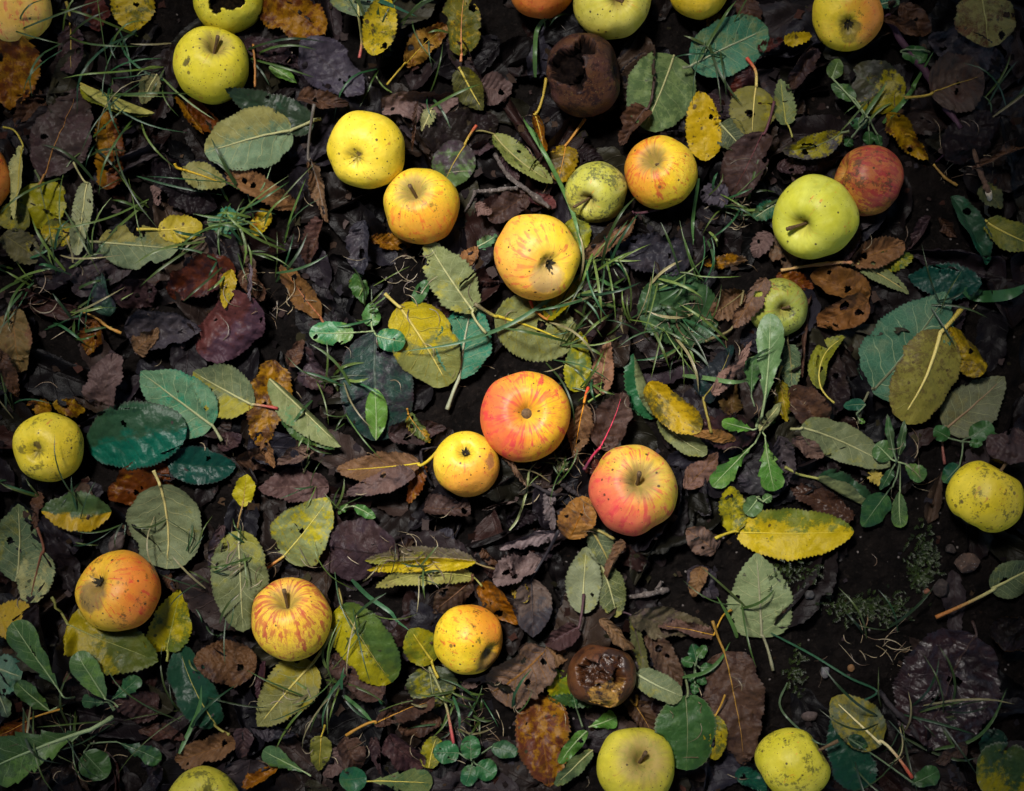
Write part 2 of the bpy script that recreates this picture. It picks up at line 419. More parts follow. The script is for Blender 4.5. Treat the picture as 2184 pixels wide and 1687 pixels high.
def litter_leaf_material():
    t = NT('decayed_leaf')
    uv = t.uv('cm'); n = t.sep(t.uv('norm')); u = n[0]; v = t.math('SUBTRACT', t.math('MULTIPLY', n[1], 2.0), 1.0); av = t.math('ABSOLUTE', v)
    a = t.attr('tone', 'GEOMETRY').outputs['Color']
    n1 = t.noise(uv, 1.6, 4.0, 0.7); n2 = t.noise(uv, 7.0, 4.0, 0.7)
    vv = t.math('ADD', 0.15, t.math('ADD', t.math('MULTIPLY', n1, 1.0), t.math('MULTIPLY', n2, 0.75)))
    col = t.mix(1.0, a, t.comb(vv, vv, vv), 'MULTIPLY')
    q = t.math('ADD', t.math('MULTIPLY', t.math('SUBTRACT', u, t.math('MULTIPLY', av, 0.2)), 7.0), t.math('MULTIPLY', t.math('GREATER_THAN', v, 0.0), 0.45))
    fr = t.math('ABSOLUTE', t.math('SUBTRACT', t.math('FRACT', q), 0.5))
    vm = t.math('MAXIMUM', t.ss(fr, 0.06, 0.01), t.ss(av, 0.06, 0.02))
    col = t.mix(t.math('MULTIPLY', vm, 0.35), col, t.mix(1.0, a, (1.9, 1.6, 1.3, 1), 'MULTIPLY'))
    t.bump(t.math('ADD', t.math('ADD', t.math('MULTIPLY', vm, 0.4), n1), t.math('MULTIPLY', n2, 0.5)), 0.8, 0.0011)
    return t.done(col, 0.5, 0.14)

def soil_material():
    t = NT('soil')
    tc = t.n.new('ShaderNodeTexCoord').outputs['Object']
    n1 = t.noise(tc, 14.0, 4.0, 0.6); n2 = t.noise(tc, 260.0, 5.0, 0.7); n3 = t.noise(tc, 70.0, 4.0, 0.65)
    col = t.mix(t.ss(t.math('ADD', t.math('MULTIPLY', n1, 0.4), t.math('MULTIPLY', n3, 0.6)), 0.35, 0.68), (0.0022, 0.0018, 0.0018, 1), (0.007, 0.0053, 0.0048, 1))
    col = t.mix(t.ss(n2, 0.55, 0.75), col, (0.017, 0.0125, 0.0105, 1))
    d = t.voro(tc, 240.0); c = t.sep(t.voro(tc, 240.0, 'F1', 'Color'))[1]
    grit = t.math('MULTIPLY', t.ss(d, 0.3, 0.18), t.math('GREATER_THAN', c, 0.965))
    col = t.mix(grit, col, (0.11, 0.095, 0.09, 1))
    h = t.math('ADD', t.math('MULTIPLY', n2, 0.5), t.math('MULTIPLY', n3, 1.3))
    t.bump(h, 0.8, 0.004)
    return t.done(col, 0.85, 0.04)
# ------------------------------------------------------------------ builders
M_LEAF = leaf_material(); M_STALK = stalk_material(); M_APPLE = apple_material()
M_WOODY = plain('apple_stalk', (0.06, 0.035, 0.016, 1), (0.14, 0.085, 0.04, 1), 600, 0.7, 0.5, 0.0006)
M_CALYX = plain('calyx', (0.012, 0.010, 0.006, 1), (0.04, 0.03, 0.015, 1), 500, 0.85)
M_BLADE = tint_material('grass_blade', 0.45, 0.35, 300.0, 0.15)
M_LITTER = tint_material('litter', 0.75, 0.05, 500.0, 0.6)
M_SOIL = soil_material(); M_DECAY = litter_leaf_material()

# colours: up side, blotches, dots and rim, other side, veins | mottle, mottle scale, dots | grad u, grad v, wrinkle | vein, roughness, bump
K = {
 'sage':  ((.135,.160,.092),(.215,.205,.060),(.045,.045,.030),(.03,.07,.045),(.30,.31,.17),(.34,1.3,.12),(0,0,.15),(.75,.55,.5)),
 'teal':  ((.060,.140,.086),(.115,.155,.075),(.020,.055,.045),(.03,.07,.05),(.24,.30,.20),(.40,1.5,.15),(0,0,.2),(.75,.55,.5)),
 'dark':  ((.016,.050,.038),(.012,.078,.050),(.05,.022,.03),(.11,.14,.08),(.030,.060,.040),(.35,.9,.10),(0,0,.35),(.35,.42,.6)),
 'green': ((.035,.085,.024),(.27,.245,.015),(.02,.03,.012),(.11,.14,.08),(.055,.10,.035),(.30,2.0,.12),(0,0,.3),(.3,.48,.6)),
 'yel':   ((.50,.365,.018),(.075,.085,.022),(.035,.020,.012),(.40,.33,.09),(.45,.36,.05),(.42,3.0,.45),(0,0,.3),(.35,.55,.6)),
 'yelg':  ((.235,.235,.035),(.085,.105,.030),(.03,.03,.016),(.30,.29,.11),(.33,.30,.07),(.45,2.2,.25),(0,0,.25),(.6,.55,.55)),
 'cream': ((.40,.37,.165),(.19,.20,.10),(.045,.05,.035),(.12,.14,.05),(.48,.43,.20),(.40,2.2,.40),(0,0,.2),(.5,.6,.5)),
 'olive': ((.115,.115,.035),(.30,.25,.03),(.03,.028,.016),(.08,.09,.04),(.19,.17,.06),(.32,2.0,.25),(0,0,.25),(.45,.6,.6)),
 'orange':((.33,.155,.016),(.095,.030,.010),(.03,.014,.008),(.28,.15,.03),(.26,.12,.02),(.45,2.0,.30),(0,0,.35),(.4,.5,.7)),
 'rust':  ((.105,.030,.009),(.34,.165,.012),(.022,.010,.008),(.13,.05,.02),(.08,.03,.015),(.36,2.2,.20),(0,0,.4),(.4,.5,.7)),
 'red':   ((.068,.017,.012),(.032,.014,.017),(.015,.008,.009),(.07,.03,.025),(.09,.03,.022),(.45,1.2,.10),(0,0,.4),(.35,.5,.8)),
 'tan':   ((.185,.098,.050),(.105,.055,.033),(.03,.016,.012),(.13,.08,.05),(.27,.135,.05),(.40,1.6,.12),(0,0,.5),(.45,.55,.9)),
 'brown': ((.088,.046,.029),(.050,.029,.024),(.018,.011,.010),(.08,.05,.04),(.125,.060,.028),(.45,1.4,.10),(0,0,.5),(.4,.52,.9)),
 'pink':  ((.155,.100,.090),(.085,.056,.053),(.03,.018,.018),(.12,.08,.075),(.185,.120,.100),(.40,1.4,.10),(0,0,.5),(.35,.55,.9)),
 'purp':  ((.040,.024,.028),(.068,.040,.039),(.014,.009,.011),(.05,.034,.036),(.055,.034,.035),(.45,1.3,.08),(0,0,.5),(.35,.45,.9)),
 'slate': ((.036,.034,.044),(.058,.048,.056),(.014,.011,.014),(.05,.045,.055),(.055,.048,.055),(.45,1.4,.08),(0,0,.5),(.35,.45,.9)),
 'black': ((.014,.010,.012),(.025,.017,.019),(.007,.005,.006),(.016,.012,.014),(.02,.015,.016),(.45,1.3,.05),(0,0,.6),(.3,.42,1.0)),
 'weed':  ((.085,.175,.040),(.120,.200,.055),(.04,.06,.02),(.12,.17,.08),(.26,.32,.16),(.40,1.2,.04),(0,0,.2),(.5,.42,.4)),
 'weedd': ((.028,.078,.028),(.048,.105,.040),(.02,.03,.02),(.06,.09,.05),(.09,.13,.07),(.40,1.2,.04),(0,0,.2),(.5,.42,.4)),
}
DEAD = {'tan', 'brown', 'pink', 'purp', 'slate', 'black', 'red', 'rust', 'orange'}
RIBBED = {'sage', 'teal', 'cream', 'yelg', 'weed'}
STALKC = {'sage': (.30,.29,.13), 'teal': (.27,.30,.17), 'cream': (.42,.38,.16), 'yelg': (.42,.34,.06), 'yel': (.42,.30,.03), 'olive': (.30,.26,.08),
          'dark': (.035,.04,.025), 'green': (.10,.12,.05), 'orange': (.36,.17,.02), 'rust': (.10,.03,.012), 'red': (.10,.03,.02), 'tan': (.22,.11,.04),
          'brown': (.12,.055,.025), 'pink': (.13,.075,.055), 'purp': (.04,.02,.024), 'slate': (.03,.026,.03), 'black': (.014,.01,.011), 'weed': (.22,.28,.13), 'weedd': (.10,.14,.07)}

SHAPES = {'ov': (.52, .66), 'rd': (.48, .50), 'nr': (.62, .80), 'ob': (.80, .50), 'eg': (.42, .78), 'da': (1.5, .55), 'sp': (.9, .75)}
OFF = {'A': (0, 0), 'B': (727.7, 0), 'C': (1455.3, 0), 'D': (0, 562.8), 'E': (727.7, 562.8), 'F': (1455.3, 562.8),
       'G': (0, 1123.9), 'H': (727.7, 1123.9), 'I': (1455.3, 1123.9), 'Z': (0, 0)}
def P(reg, x, y):
    k = 1.0 if reg == 'Z' else 3.0
    return OFF[reg][0] + x / k, OFF[reg][1] + y / k

def sample(a, x, y, i0, j0):
    fx = (x - HX0) / HSTEP - i0; fy = (y - HY0) / HSTEP - j0
    fx = np.clip(fx, 0, a.shape[0] - 1.001); fy = np.clip(fy, 0, a.shape[1] - 1.001)
    i = fx.astype(int); j = fy.astype(int); fx -= i; fy -= j
    return (a[i, j] * (1 - fx) + a[i + 1, j] * fx) * (1 - fy) + (a[i, j + 1] * (1 - fx) + a[i + 1, j + 1] * fx) * fy

def blade_points(b, t, w, shape, o, rng):
    """b, t layout base and tip; w width.  Returns layout x, y, z, uv arrays, faces, spine (layout), dims."""
    bx, by = b; tx, ty = t
    chord = math.hypot(tx - bx, ty - by)
    NU = int(np.clip(chord / 2.5, 26, 92)); NV = 17 if w > 40 else 11
    if o['holes'] and w > 40: NU, NV = min(130, int(NU * 1.5)), 29
    M = (NV - 1) // 2
    u = np.linspace(0, 1, NU)
    pit = o['bend'] * (0.5 - u); yaw = o['sway'] * (u - 0.5)
    if o.get('kink'): pit = pit + o['kink'] * np.sin(u * 9 + rng.rand() * 6)
    d = np.stack([np.cos(pit) * np.cos(yaw), np.cos(pit) * np.sin(yaw), np.sin(pit)], -1) / (NU - 1)
    Pp = np.vstack([[0, 0, 0], np.cumsum(d[:-1], 0)])
    c = np.hypot(Pp[-1, 0], Pp[-1, 1]); L = chord / c
    Pp *= L
    a0 = -math.atan2(Pp[-1, 1], Pp[-1, 0]); head = math.atan2(-(ty - by), tx - bx) + a0
    yaw = yaw + head
    ch, sh = math.cos(head), math.sin(head)
    Pp = np.stack([Pp[:, 0] * ch - Pp[:, 1] * sh, Pp[:, 0] * sh + Pp[:, 1] * ch, Pp[:, 2] - Pp[:, 2].min()], -1)
    T = np.stack([np.cos(pit) * np.cos(yaw), np.cos(pit) * np.sin(yaw), np.sin(pit)], -1)
    n0 = np.stack([-np.sin(yaw), np.cos(yaw), 0 * yaw], -1); b0 = np.cross(T, n0)
    rl = (o['roll'] + o['twist'] * (u - 0.5))[:, None]
    n1 = n0 * np.cos(rl) + b0 * np.sin(rl); b1 = -n0 * np.sin(rl) + b0 * np.cos(rl)
    ea, eb = SHAPES[shape]
    f = np.clip(u, 1e-4, 1) ** ea * np.clip(1 - u, 1e-4, 1) ** eb
    f = f / f.max()
    f = np.maximum(f, 0.012)
    X = np.zeros((NU, NV)); Y = np.zeros((NU, NV)); Z = np.zeros((NU, NV))
    V = np.zeros((NU, NV)); HWm = np.zeros((NU, NV))
    nt = max(7, int(L / (o.get('tooth') or 8.5)))
    for side in (-1, 1):
        ph = rng.rand() * 0.8
        fr = (u * nt + ph) % 1.0
        hw = w / 2 * f
        ser = o['ser'] * (fr - 0.45) * np.minimum(1, 6 * f)
        hw = hw + ser * 4.2
        nz = vnoise(u * L / 34.0, side * 3.3 + 0 * u, o['sd'])
        nz2 = vnoise(u * L / 11.0, side * 7.3 + 0 * u, o['sd'] + 1)
        hw = hw * (1 - o['tat'] * np.clip(nz * 1.5 - 0.1 + 0.5 * nz2, 0, 0.9)) * (1 + 0.07 * vnoise(u * L / 60, side + 0 * u, o['sd'] + 2))
        lob = o.get('lobe', 0)
        if lob:
            z1 = (u * o.get('nlobe', 5) + ph * .3) % 1.0
            hw = hw * (1 - lob * np.clip(1 - u * 1.15, 0, 1) ** 0.6 * (1 - z1 ** 1.6))
        hw = np.maximum(hw, 0.35)
        fold = o['fl'] if side > 0 else o['fr']; curl = o['cl'] if side > 0 else o['cr']
        tp = 0.45 + 0.55 * np.sin(np.pi * np.clip(u, 0, 1))
        y = np.zeros(NU); z = np.zeros(NU)
        for k in range(1, M + 1):
            kk = (k - 0.5) / M
            ang = fold * min(1, kk * 3 + .4) + curl * kk * tp
            y = y + np.cos(ang) * hw / M; z = z + np.sin(ang) * hw / M
            j = M + side * k
            zz = z + o['wave'] * np.sin(u * 6.28 * o['wk'] + o['wp'] + side) * (k / M) ** 2 * np.sin(np.pi * u)
            Y[:, j] = side * y; Z[:, j] = zz; V[:, j] = side * k / M; HWm[:, j] = side * k / M * hw
    pos = Pp[:, None, :] + n1[:, None, :] * Y[:, :, None] + b1[:, None, :] * Z[:, :, None]
    uu = np.repeat(u[:, None], NV, 1)
    if o['crum']:
        qx, qy = uu * L, HWm
        cz = o['crum'] * (vnoise(qx / 30, qy / 30, o['sd'] + 3) + 0.55 * vnoise(qx / 13, qy / 13, o['sd'] + 4))
        # blade puckers between the lateral veins
        pk = np.abs(((uu - np.abs(V) * 0.2) * 7 + (V > 0) * 0.45) % 1.0 - 0.5)
        cz = cz + o['crum'] * 0.3 * (pk - 0.25) * (1 - np.abs(V) ** 3)
        pos[:, :, 2] += cz
        pos[:, :, 0] += 0.55 * o['crum'] * vnoise(qx / 22, qy / 22, o['sd'] + 5) * np.abs(V)
        pos[:, :, 1] += 0.55 * o['crum'] * vnoise(qx / 22, qy / 22, o['sd'] + 6) * np.abs(V)
    x = bx + pos[:, :, 0]; yy = by - pos[:, :, 1]; zz = pos[:, :, 2]
    cm = np.stack([uu * L / 50.0, HWm / 50.0], -1).reshape(-1, 2)
    nm = np.stack([uu, V * 0.5 + 0.5], -1).reshape(-1, 2)
    F = gridfaces(NU, NV)
    if o['holes']:
        fc = np.stack([(uu * L).ravel(), HWm.ravel()], -1)[F].mean(1)
        keep = np.ones(len(F), bool)
        for (hu, hv, hr) in o['holes']:
            ctr = np.array([hu * L, hv * w / 2])
            rr = hr * (1 + 0.5 * vnoise(fc[:, 0] / 6, fc[:, 1] / 6, o['sd'] + 8))
            keep &= np.hypot(*(fc - ctr).T) > rr
        F = F[keep]
    return x, yy, zz, cm, nm, F, M

def settle(x, y, z, o):
    """rest a blade on the pile; returns z"""
    r = o['soft']
    z = z + o['tx'] * (x - x.mean()) + o['ty'] * (y - y.mean())
    i0, j0 = hidx(x.min() - 4 * r - 20, y.min() - 4 * r - 20); i1, j1 = hidx(x.max() + 4 * r + 20, y.max() + 4 * r + 20)
    i0, i1, j0, j1 = int(i0), int(i1) + 2, int(j0), int(j1) + 2
    sub = HM[i0:i1, j0:j1]
    if o['over']:
        gx = HX0 + np.arange(i0, i0 + sub.shape[0]) * HSTEP; gy = HY0 + np.arange(j0, j0 + sub.shape[1]) * HSTEP
        XX, YY = np.meshgrid(gx, gy, indexing='ij')
        sub = ball_top(XX, YY, sub)
    k = max(1, int(r / HSTEP))
    bl = boxblur(boxblur(sub, k), k)
    hs = sample(bl, x, y, i0, j0) * o['drape']
    hx = sample(sub, x, y, i0, j0)
    dz = np.percentile(hx - hs - z, o['pct']) + 1.2 + o['lift']
    z = z + hs + dz
    if o['over']: z = np.maximum(z, hx + 1.5)
    z = np.maximum(z, hx + (1.5 if o['over'] else 0.7))
    if not o['over']:
        sh = z.shape; z = ball_clamp(x.ravel(), y.ravel(), z.ravel().copy()).reshape(sh)
    return z

def upsample(a, k=3):
    i = np.linspace(0, a.shape[0] - 1, (a.shape[0] - 1) * k + 1); i0 = np.minimum(i.astype(int), a.shape[0] - 2); f = (i - i0)[:, None]
    a = a[i0] * (1 - f) + a[i0 + 1] * f
    j = np.linspace(0, a.shape[1] - 1, (a.shape[1] - 1) * k + 1); j0 = np.minimum(j.astype(int), a.shape[1] - 2); f = (j - j0)[None, :]
    return a[:, j0] * (1 - f) + a[:, j0 + 1] * f
def raise_hm(x, y, z):
    for q in (0, 1, 2):
        if q == 1: x1, y1, z1 = [(a[:, 1:] + a[:, :-1]) / 2 for a in (x, y, z)]
        elif q == 2: x1, y1, z1 = [(a[:, 1:] * .25 + a[:, :-1] * .75) for a in (x, y, z)]
        else: x1, y1, z1 = x, y, z
        i, j = hidx(x1, y1)
        np.maximum.at(HM, (i.ravel(), j.ravel()), z1.ravel())

def defaults(kind, rng, kw):
    dead = kind in DEAD
    o = dict(fl=rng.uniform(-.05, .32), fr=rng.uniform(-.05, .32), cl=rng.uniform(-.5, .3), cr=rng.uniform(-.5, .3), bend=rng.uniform(-.45, .75), sway=rng.uniform(-.25, .25),
             twist=rng.uniform(-.25, .25), roll=rng.uniform(-.08, .08), crum=3.4, tat=rng.uniform(.02, .15), ser=rng.uniform(.5, 1.4), holes=None, nh=0, over=False, lift=0.0, wave=rng.uniform(3, 9),
             wk=rng.uniform(1.2, 2.6), wp=rng.uniform(0, 6), soft=44, drape=0.66, pct=95, shape=('ov', 'ov', 'rd', 'eg', 'nr')[rng.randint(5)], pet='auto', kink=0, tx=rng.uniform(-.15, .15), ty=rng.uniform(-.15, .15), sd=int(rng.randint(10, 90)))
    if dead:
        o.update(fl=rng.uniform(-.2, .85), fr=rng.uniform(-.2, .85), cl=rng.uniform(-1.0, 1.3), cr=rng.uniform(-1.0, 1.3), bend=rng.uniform(-.7, 1.0), twist=rng.uniform(-.5, .5),
                 crum=7.5, tat=0.24, tx=rng.uniform(-.25, .25), ty=rng.uniform(-.25, .25), wave=rng.uniform(4, 10), nh=rng.randint(0, 3), kink=0.12, soft=28)
    if not dead and rng.rand() < .3: o['nh'] = 1
    o.update(kw)
    if 'cl' in kw or 'cr' in kw or 'fl' in kw:          # no blade is quite as even as that
        o['cl'] += rng.uniform(-.4, .55); o['cr'] += rng.uniform(-.4, .55); o['bend'] += rng.uniform(-.35, .35)
    return o

SPEC = {'sage': .14, 'teal': .16, 'dark': .17, 'green': .2, 'yel': .22, 'yelg': .2, 'cream': .15, 'weed': .26, 'weedd': .24, 'purp': .1, 'slate': .1, 'black': .06, 'brown': .11, 'pink': .11, 'tan': .12, 'red': .14, 'rust': .15, 'orange': .18}
TONE = {'sage': .85, 'teal': .85, 'dark': .8, 'green': .8, 'yel': .85, 'yelg': .74, 'cream': .8, 'olive': .8, 'orange': .8, 'rust': .75, 'red': .7, 'tan': .84, 'brown': .70, 'pink': .78, 'purp': .66, 'slate': .6, 'black': .5, 'weed': .85, 'weedd': .85}
def colours(o_, kind, kw, rng, jit=0.1):
    c = K[kind]
    j = (1 + rng.uniform(-jit, jit)) * TONE.get(kind, .8) * .84
    hs = rng.uniform(-.05, .05)
    def C(q, key):
        q = kw.get(key, q)
        lum = .3 * q[0] + .6 * q[1] + .1 * q[2]; q = [max(.0015, lum + (c_ - lum) * 1.18) for c_ in q]
        if q[0] > .3 and q[2] < .07: q = [q[0] * .78, q[1] * .78, q[2]]
        gb = .85 if (q[1] > q[0] * 1.1 and q[2] > q[0] * .7) else 1.0
        return [float(q[0] * j * (1 + hs)), float(q[1] * j), float(q[2] * j * (1 - hs) * gb), 1.0]
    o_['c0'] = C(c[0], 'c0'); o_['c1'] = C(c[1], 'c1'); o_['c2'] = C(c[2], 'c2'); o_['cu'] = C(c[3], 'cu'); o_['cv'] = C(c[4], 'cv')
    m = list(c[5]); g = list(c[6]); k = list(c[7])
    if 'mot' in kw: m[0] = kw['mot']
    if 'ms' in kw: m[1] = kw['ms']
    if 'dots' in kw: m[2] = kw['dots']
    g[0] = kw.get('gu', 0.0) * .75; g[1] = kw.get('gv', 0.0) * .72
    if 'wr' in kw: g[2] = kw['wr']
    if 'vein' in kw: k[0] = kw['vein']
    if 'gloss' in kw: k[1] = kw['gloss']
    o_['m'] = [float(q) for q in m]; o_['g'] = [float(q) for q in g]; o_['k'] = [float(q) for q in k]
    o_['seed'] = float(rng.rand())
    o_['sp'] = float(kw.get('sp', SPEC.get(kind, .2)))

def make_blade(name, parent, origin, b, t, w, kind, o, kw, rng, stalkname='petiole', stalkparent=None):
    x, y, z, cm, nm, F, M = blade_points(b, t, w, o['shape'], o, rng)
    z = settle(x, y, z, o)
    raise_hm(x, y, z)
    zm = float(z.mean())
    def W(X, Y, Z):
        k = (HU - zm) / HU
        v = np.stack([(X - FW / 2) * S * k, -(Y - FH / 2) * S * k, Z * S], -1)
        return v - np.array(origin)
    me = mesh(name, W(x, y, z).reshape(-1, 3), F, {'cm': cm, 'norm': nm})
    ob = link(name, me, M_LEAF, parent)
    colours(ob, kind, kw, rng)
    # petiole running on as the midrib
    sp = np.stack([x[:, M], y[:, M], z[:, M]], -1)
    r = kw.get('pr', 2.9 if w > 55 else 2.0)
    pet = o['pet']
    rib = kind in RIBBED
    n = int(len(sp) * 0.88)
    if pet is None and not rib: return ob, sp
    if pet == 'auto':
        dv = sp[0] - sp[min(6, len(sp) - 1)]; dv = dv / (np.linalg.norm(dv[:2]) + 1e-6)
        ln = rng.uniform(22, 55) * min(1.0, max(.4, w / 90)); an = rng.uniform(-.5, .5)
        e = (sp[0, 0] + ln * (dv[0] * math.cos(an) - dv[1] * math.sin(an)), sp[0, 1] + ln * (dv[0] * math.sin(an) + dv[1] * math.cos(an)))
        pet = [e]
    elif pet is None: pet = []
    elif isinstance(pet, tuple): pet = [pet]
    ctl = []
    for q, e in enumerate(pet):
        hz = float(hat(e[0], e[1])) + 2.5
        ctl.append((e[0], e[1], max(hz, min(hz + 25, sp[0, 2])) + (o.get('pl', 5.0) if q == 0 else o.get('pl', 5.0) * .7)))
    np_ = 16
    if ctl:
        tg = sp[2] - sp[0]
        pth = spline(np.array(ctl + [sp[0], sp[3]]), np_ + 6)[:np_]
        if len(pet) == 1:
            # bow the stalk a little
            mdir = sp[0] - np.array(ctl[0]); nrm = np.array([-mdir[1], mdir[0], 0]); nrm /= np.linalg.norm(nrm) + 1e-6
            pth = pth + nrm * (np.sin(np.linspace(0, np.pi, np_))[:, None] * np.linalg.norm(mdir) * o.get('bow', rng.uniform(-.12, .12)))
        flr = hat(pth[:, 0], pth[:, 1]); 
        if not o['over']: pass
        pth[:, 2] = np.maximum(pth[:, 2], np.minimum(flr + 1.5, pth[:, 2] + 25))
        path = np.vstack([pth, sp[1:n]])
        rad = np.concatenate([r * np.interp(np.linspace(0, 1, np_), [0, .1, .25, 1], [1.25, 1.3, 1.0, 1.0]), np.linspace(r, r * (0.3 if rib else .2), n - 1) * (1.0 if rib else 0.6)])
    else:
        path = sp[:n]; rad = np.linspace(r, r * .3, n) * (1.0 if rib else .6)
    path = path.copy(); path[:, 2] += rad * (0.35 if rib else 0.1)
    if len(path) > 44:
        idx = np.unique(np.linspace(0, len(path) - 1, 44).astype(int)); path = path[idx]; rad = rad[idx]
    v, fl, uv = tube(path, rad, 6)
    k = (HU - zm) / HU
    v = np.stack([(v[:, 0] - FW / 2) * S * k, -(v[:, 1] - FH / 2) * S * k, v[:, 2] * S], -1) - np.array(origin)
    so = link(stalkname, mesh(stalkname, v, [q[:, ::-1] for q in fl], {'cm': uv}), M_STALK, stalkparent or parent)
    pc = kw.get('pc', STALKC[kind]); pe = kw.get('pe', tuple(q * .8 for q in pc))
    so['pc'] = list(pc) + [1.0]; so['pe'] = list(pe) + [1.0]
    return ob, sp

LEAF_LABELS = []
def leaf(reg, bx, by, tx, ty, w, kind, label, pet='auto', seed=None, name='fallen_leaf', **kw):
    b = P(reg, bx, by); t = P(reg, tx, ty)
    sc = 1.0 if reg == 'Z' else 3.0
    if isinstance(pet, tuple): pet = P(reg, *pet)
    elif isinstance(pet, list): pet = [P(reg, *q) for q in pet]
    rng = np.random.RandomState(seed if seed is not None else (int(b[0] * 7 + b[1] * 13 + t[0] * 3 + t[1]) % 100000))
    kw2 = dict(kw); kw2['pet'] = pet
    o = defaults(kind, rng, kw2)
    if not o['holes'] and o['nh']:
        o['holes'] = [(rng.uniform(.15, .85), rng.uniform(-.7, .7), rng.uniform(3, 7.5)) for _ in range(int(o['nh']))]
    z0 = float(hat(*b))
    org = w2(b[0], b[1], z0)
    root = empty(name, org)
    tag(root, label, 'leaf', 'leaves fallen from the apple tree')
    make_blade('blade', root, org, b, t, w / sc, kind, o, kw, rng)
    LEAF_LABELS.append((root, b, t))
    return root

def plant(center, label, leaves, name='weed_plant', cat='weed', group='green weeds growing in the litter'):
    """leaves: (base, tip, width, kind, kw) in layout units; base is where the blade meets its stalk, the stalk runs back to center"""
    cx, cy = center
    org = w2(cx, cy, float(hat(cx, cy)))
    root = empty(name, org); tag(root, label, cat, group)
    for (b, t, w, kind, kw) in leaves:
        rng = np.random.RandomState(int(b[0] * 3 + t[1] * 11) % 99991)
        kw = dict(kw)
        d = dict(crum=2.2, tat=0.07, wave=5.0, dots=.12, tx=0, ty=0, bend=.3, fl=.12, fr=.12, cl=-.3, cr=-.3, pet=[(cx, cy), ((cx * .5 + b[0] * .5), (cy * .5 + b[1] * .5))] if kw.pop('stalk', True) else None, shape='ov', ser=.25, pr=1.9, pl=4, lift=4, drape=.55)
        d.update(kw)
        o = defaults(kind, rng, d)
        lf, sp = make_blade('leaf', root, org, b, t, w, kind, o, d, rng, 'stalk')
        st = [c for c in root.children if c.name.startswith('stalk')]
        for c in st: c.parent = lf
    return root

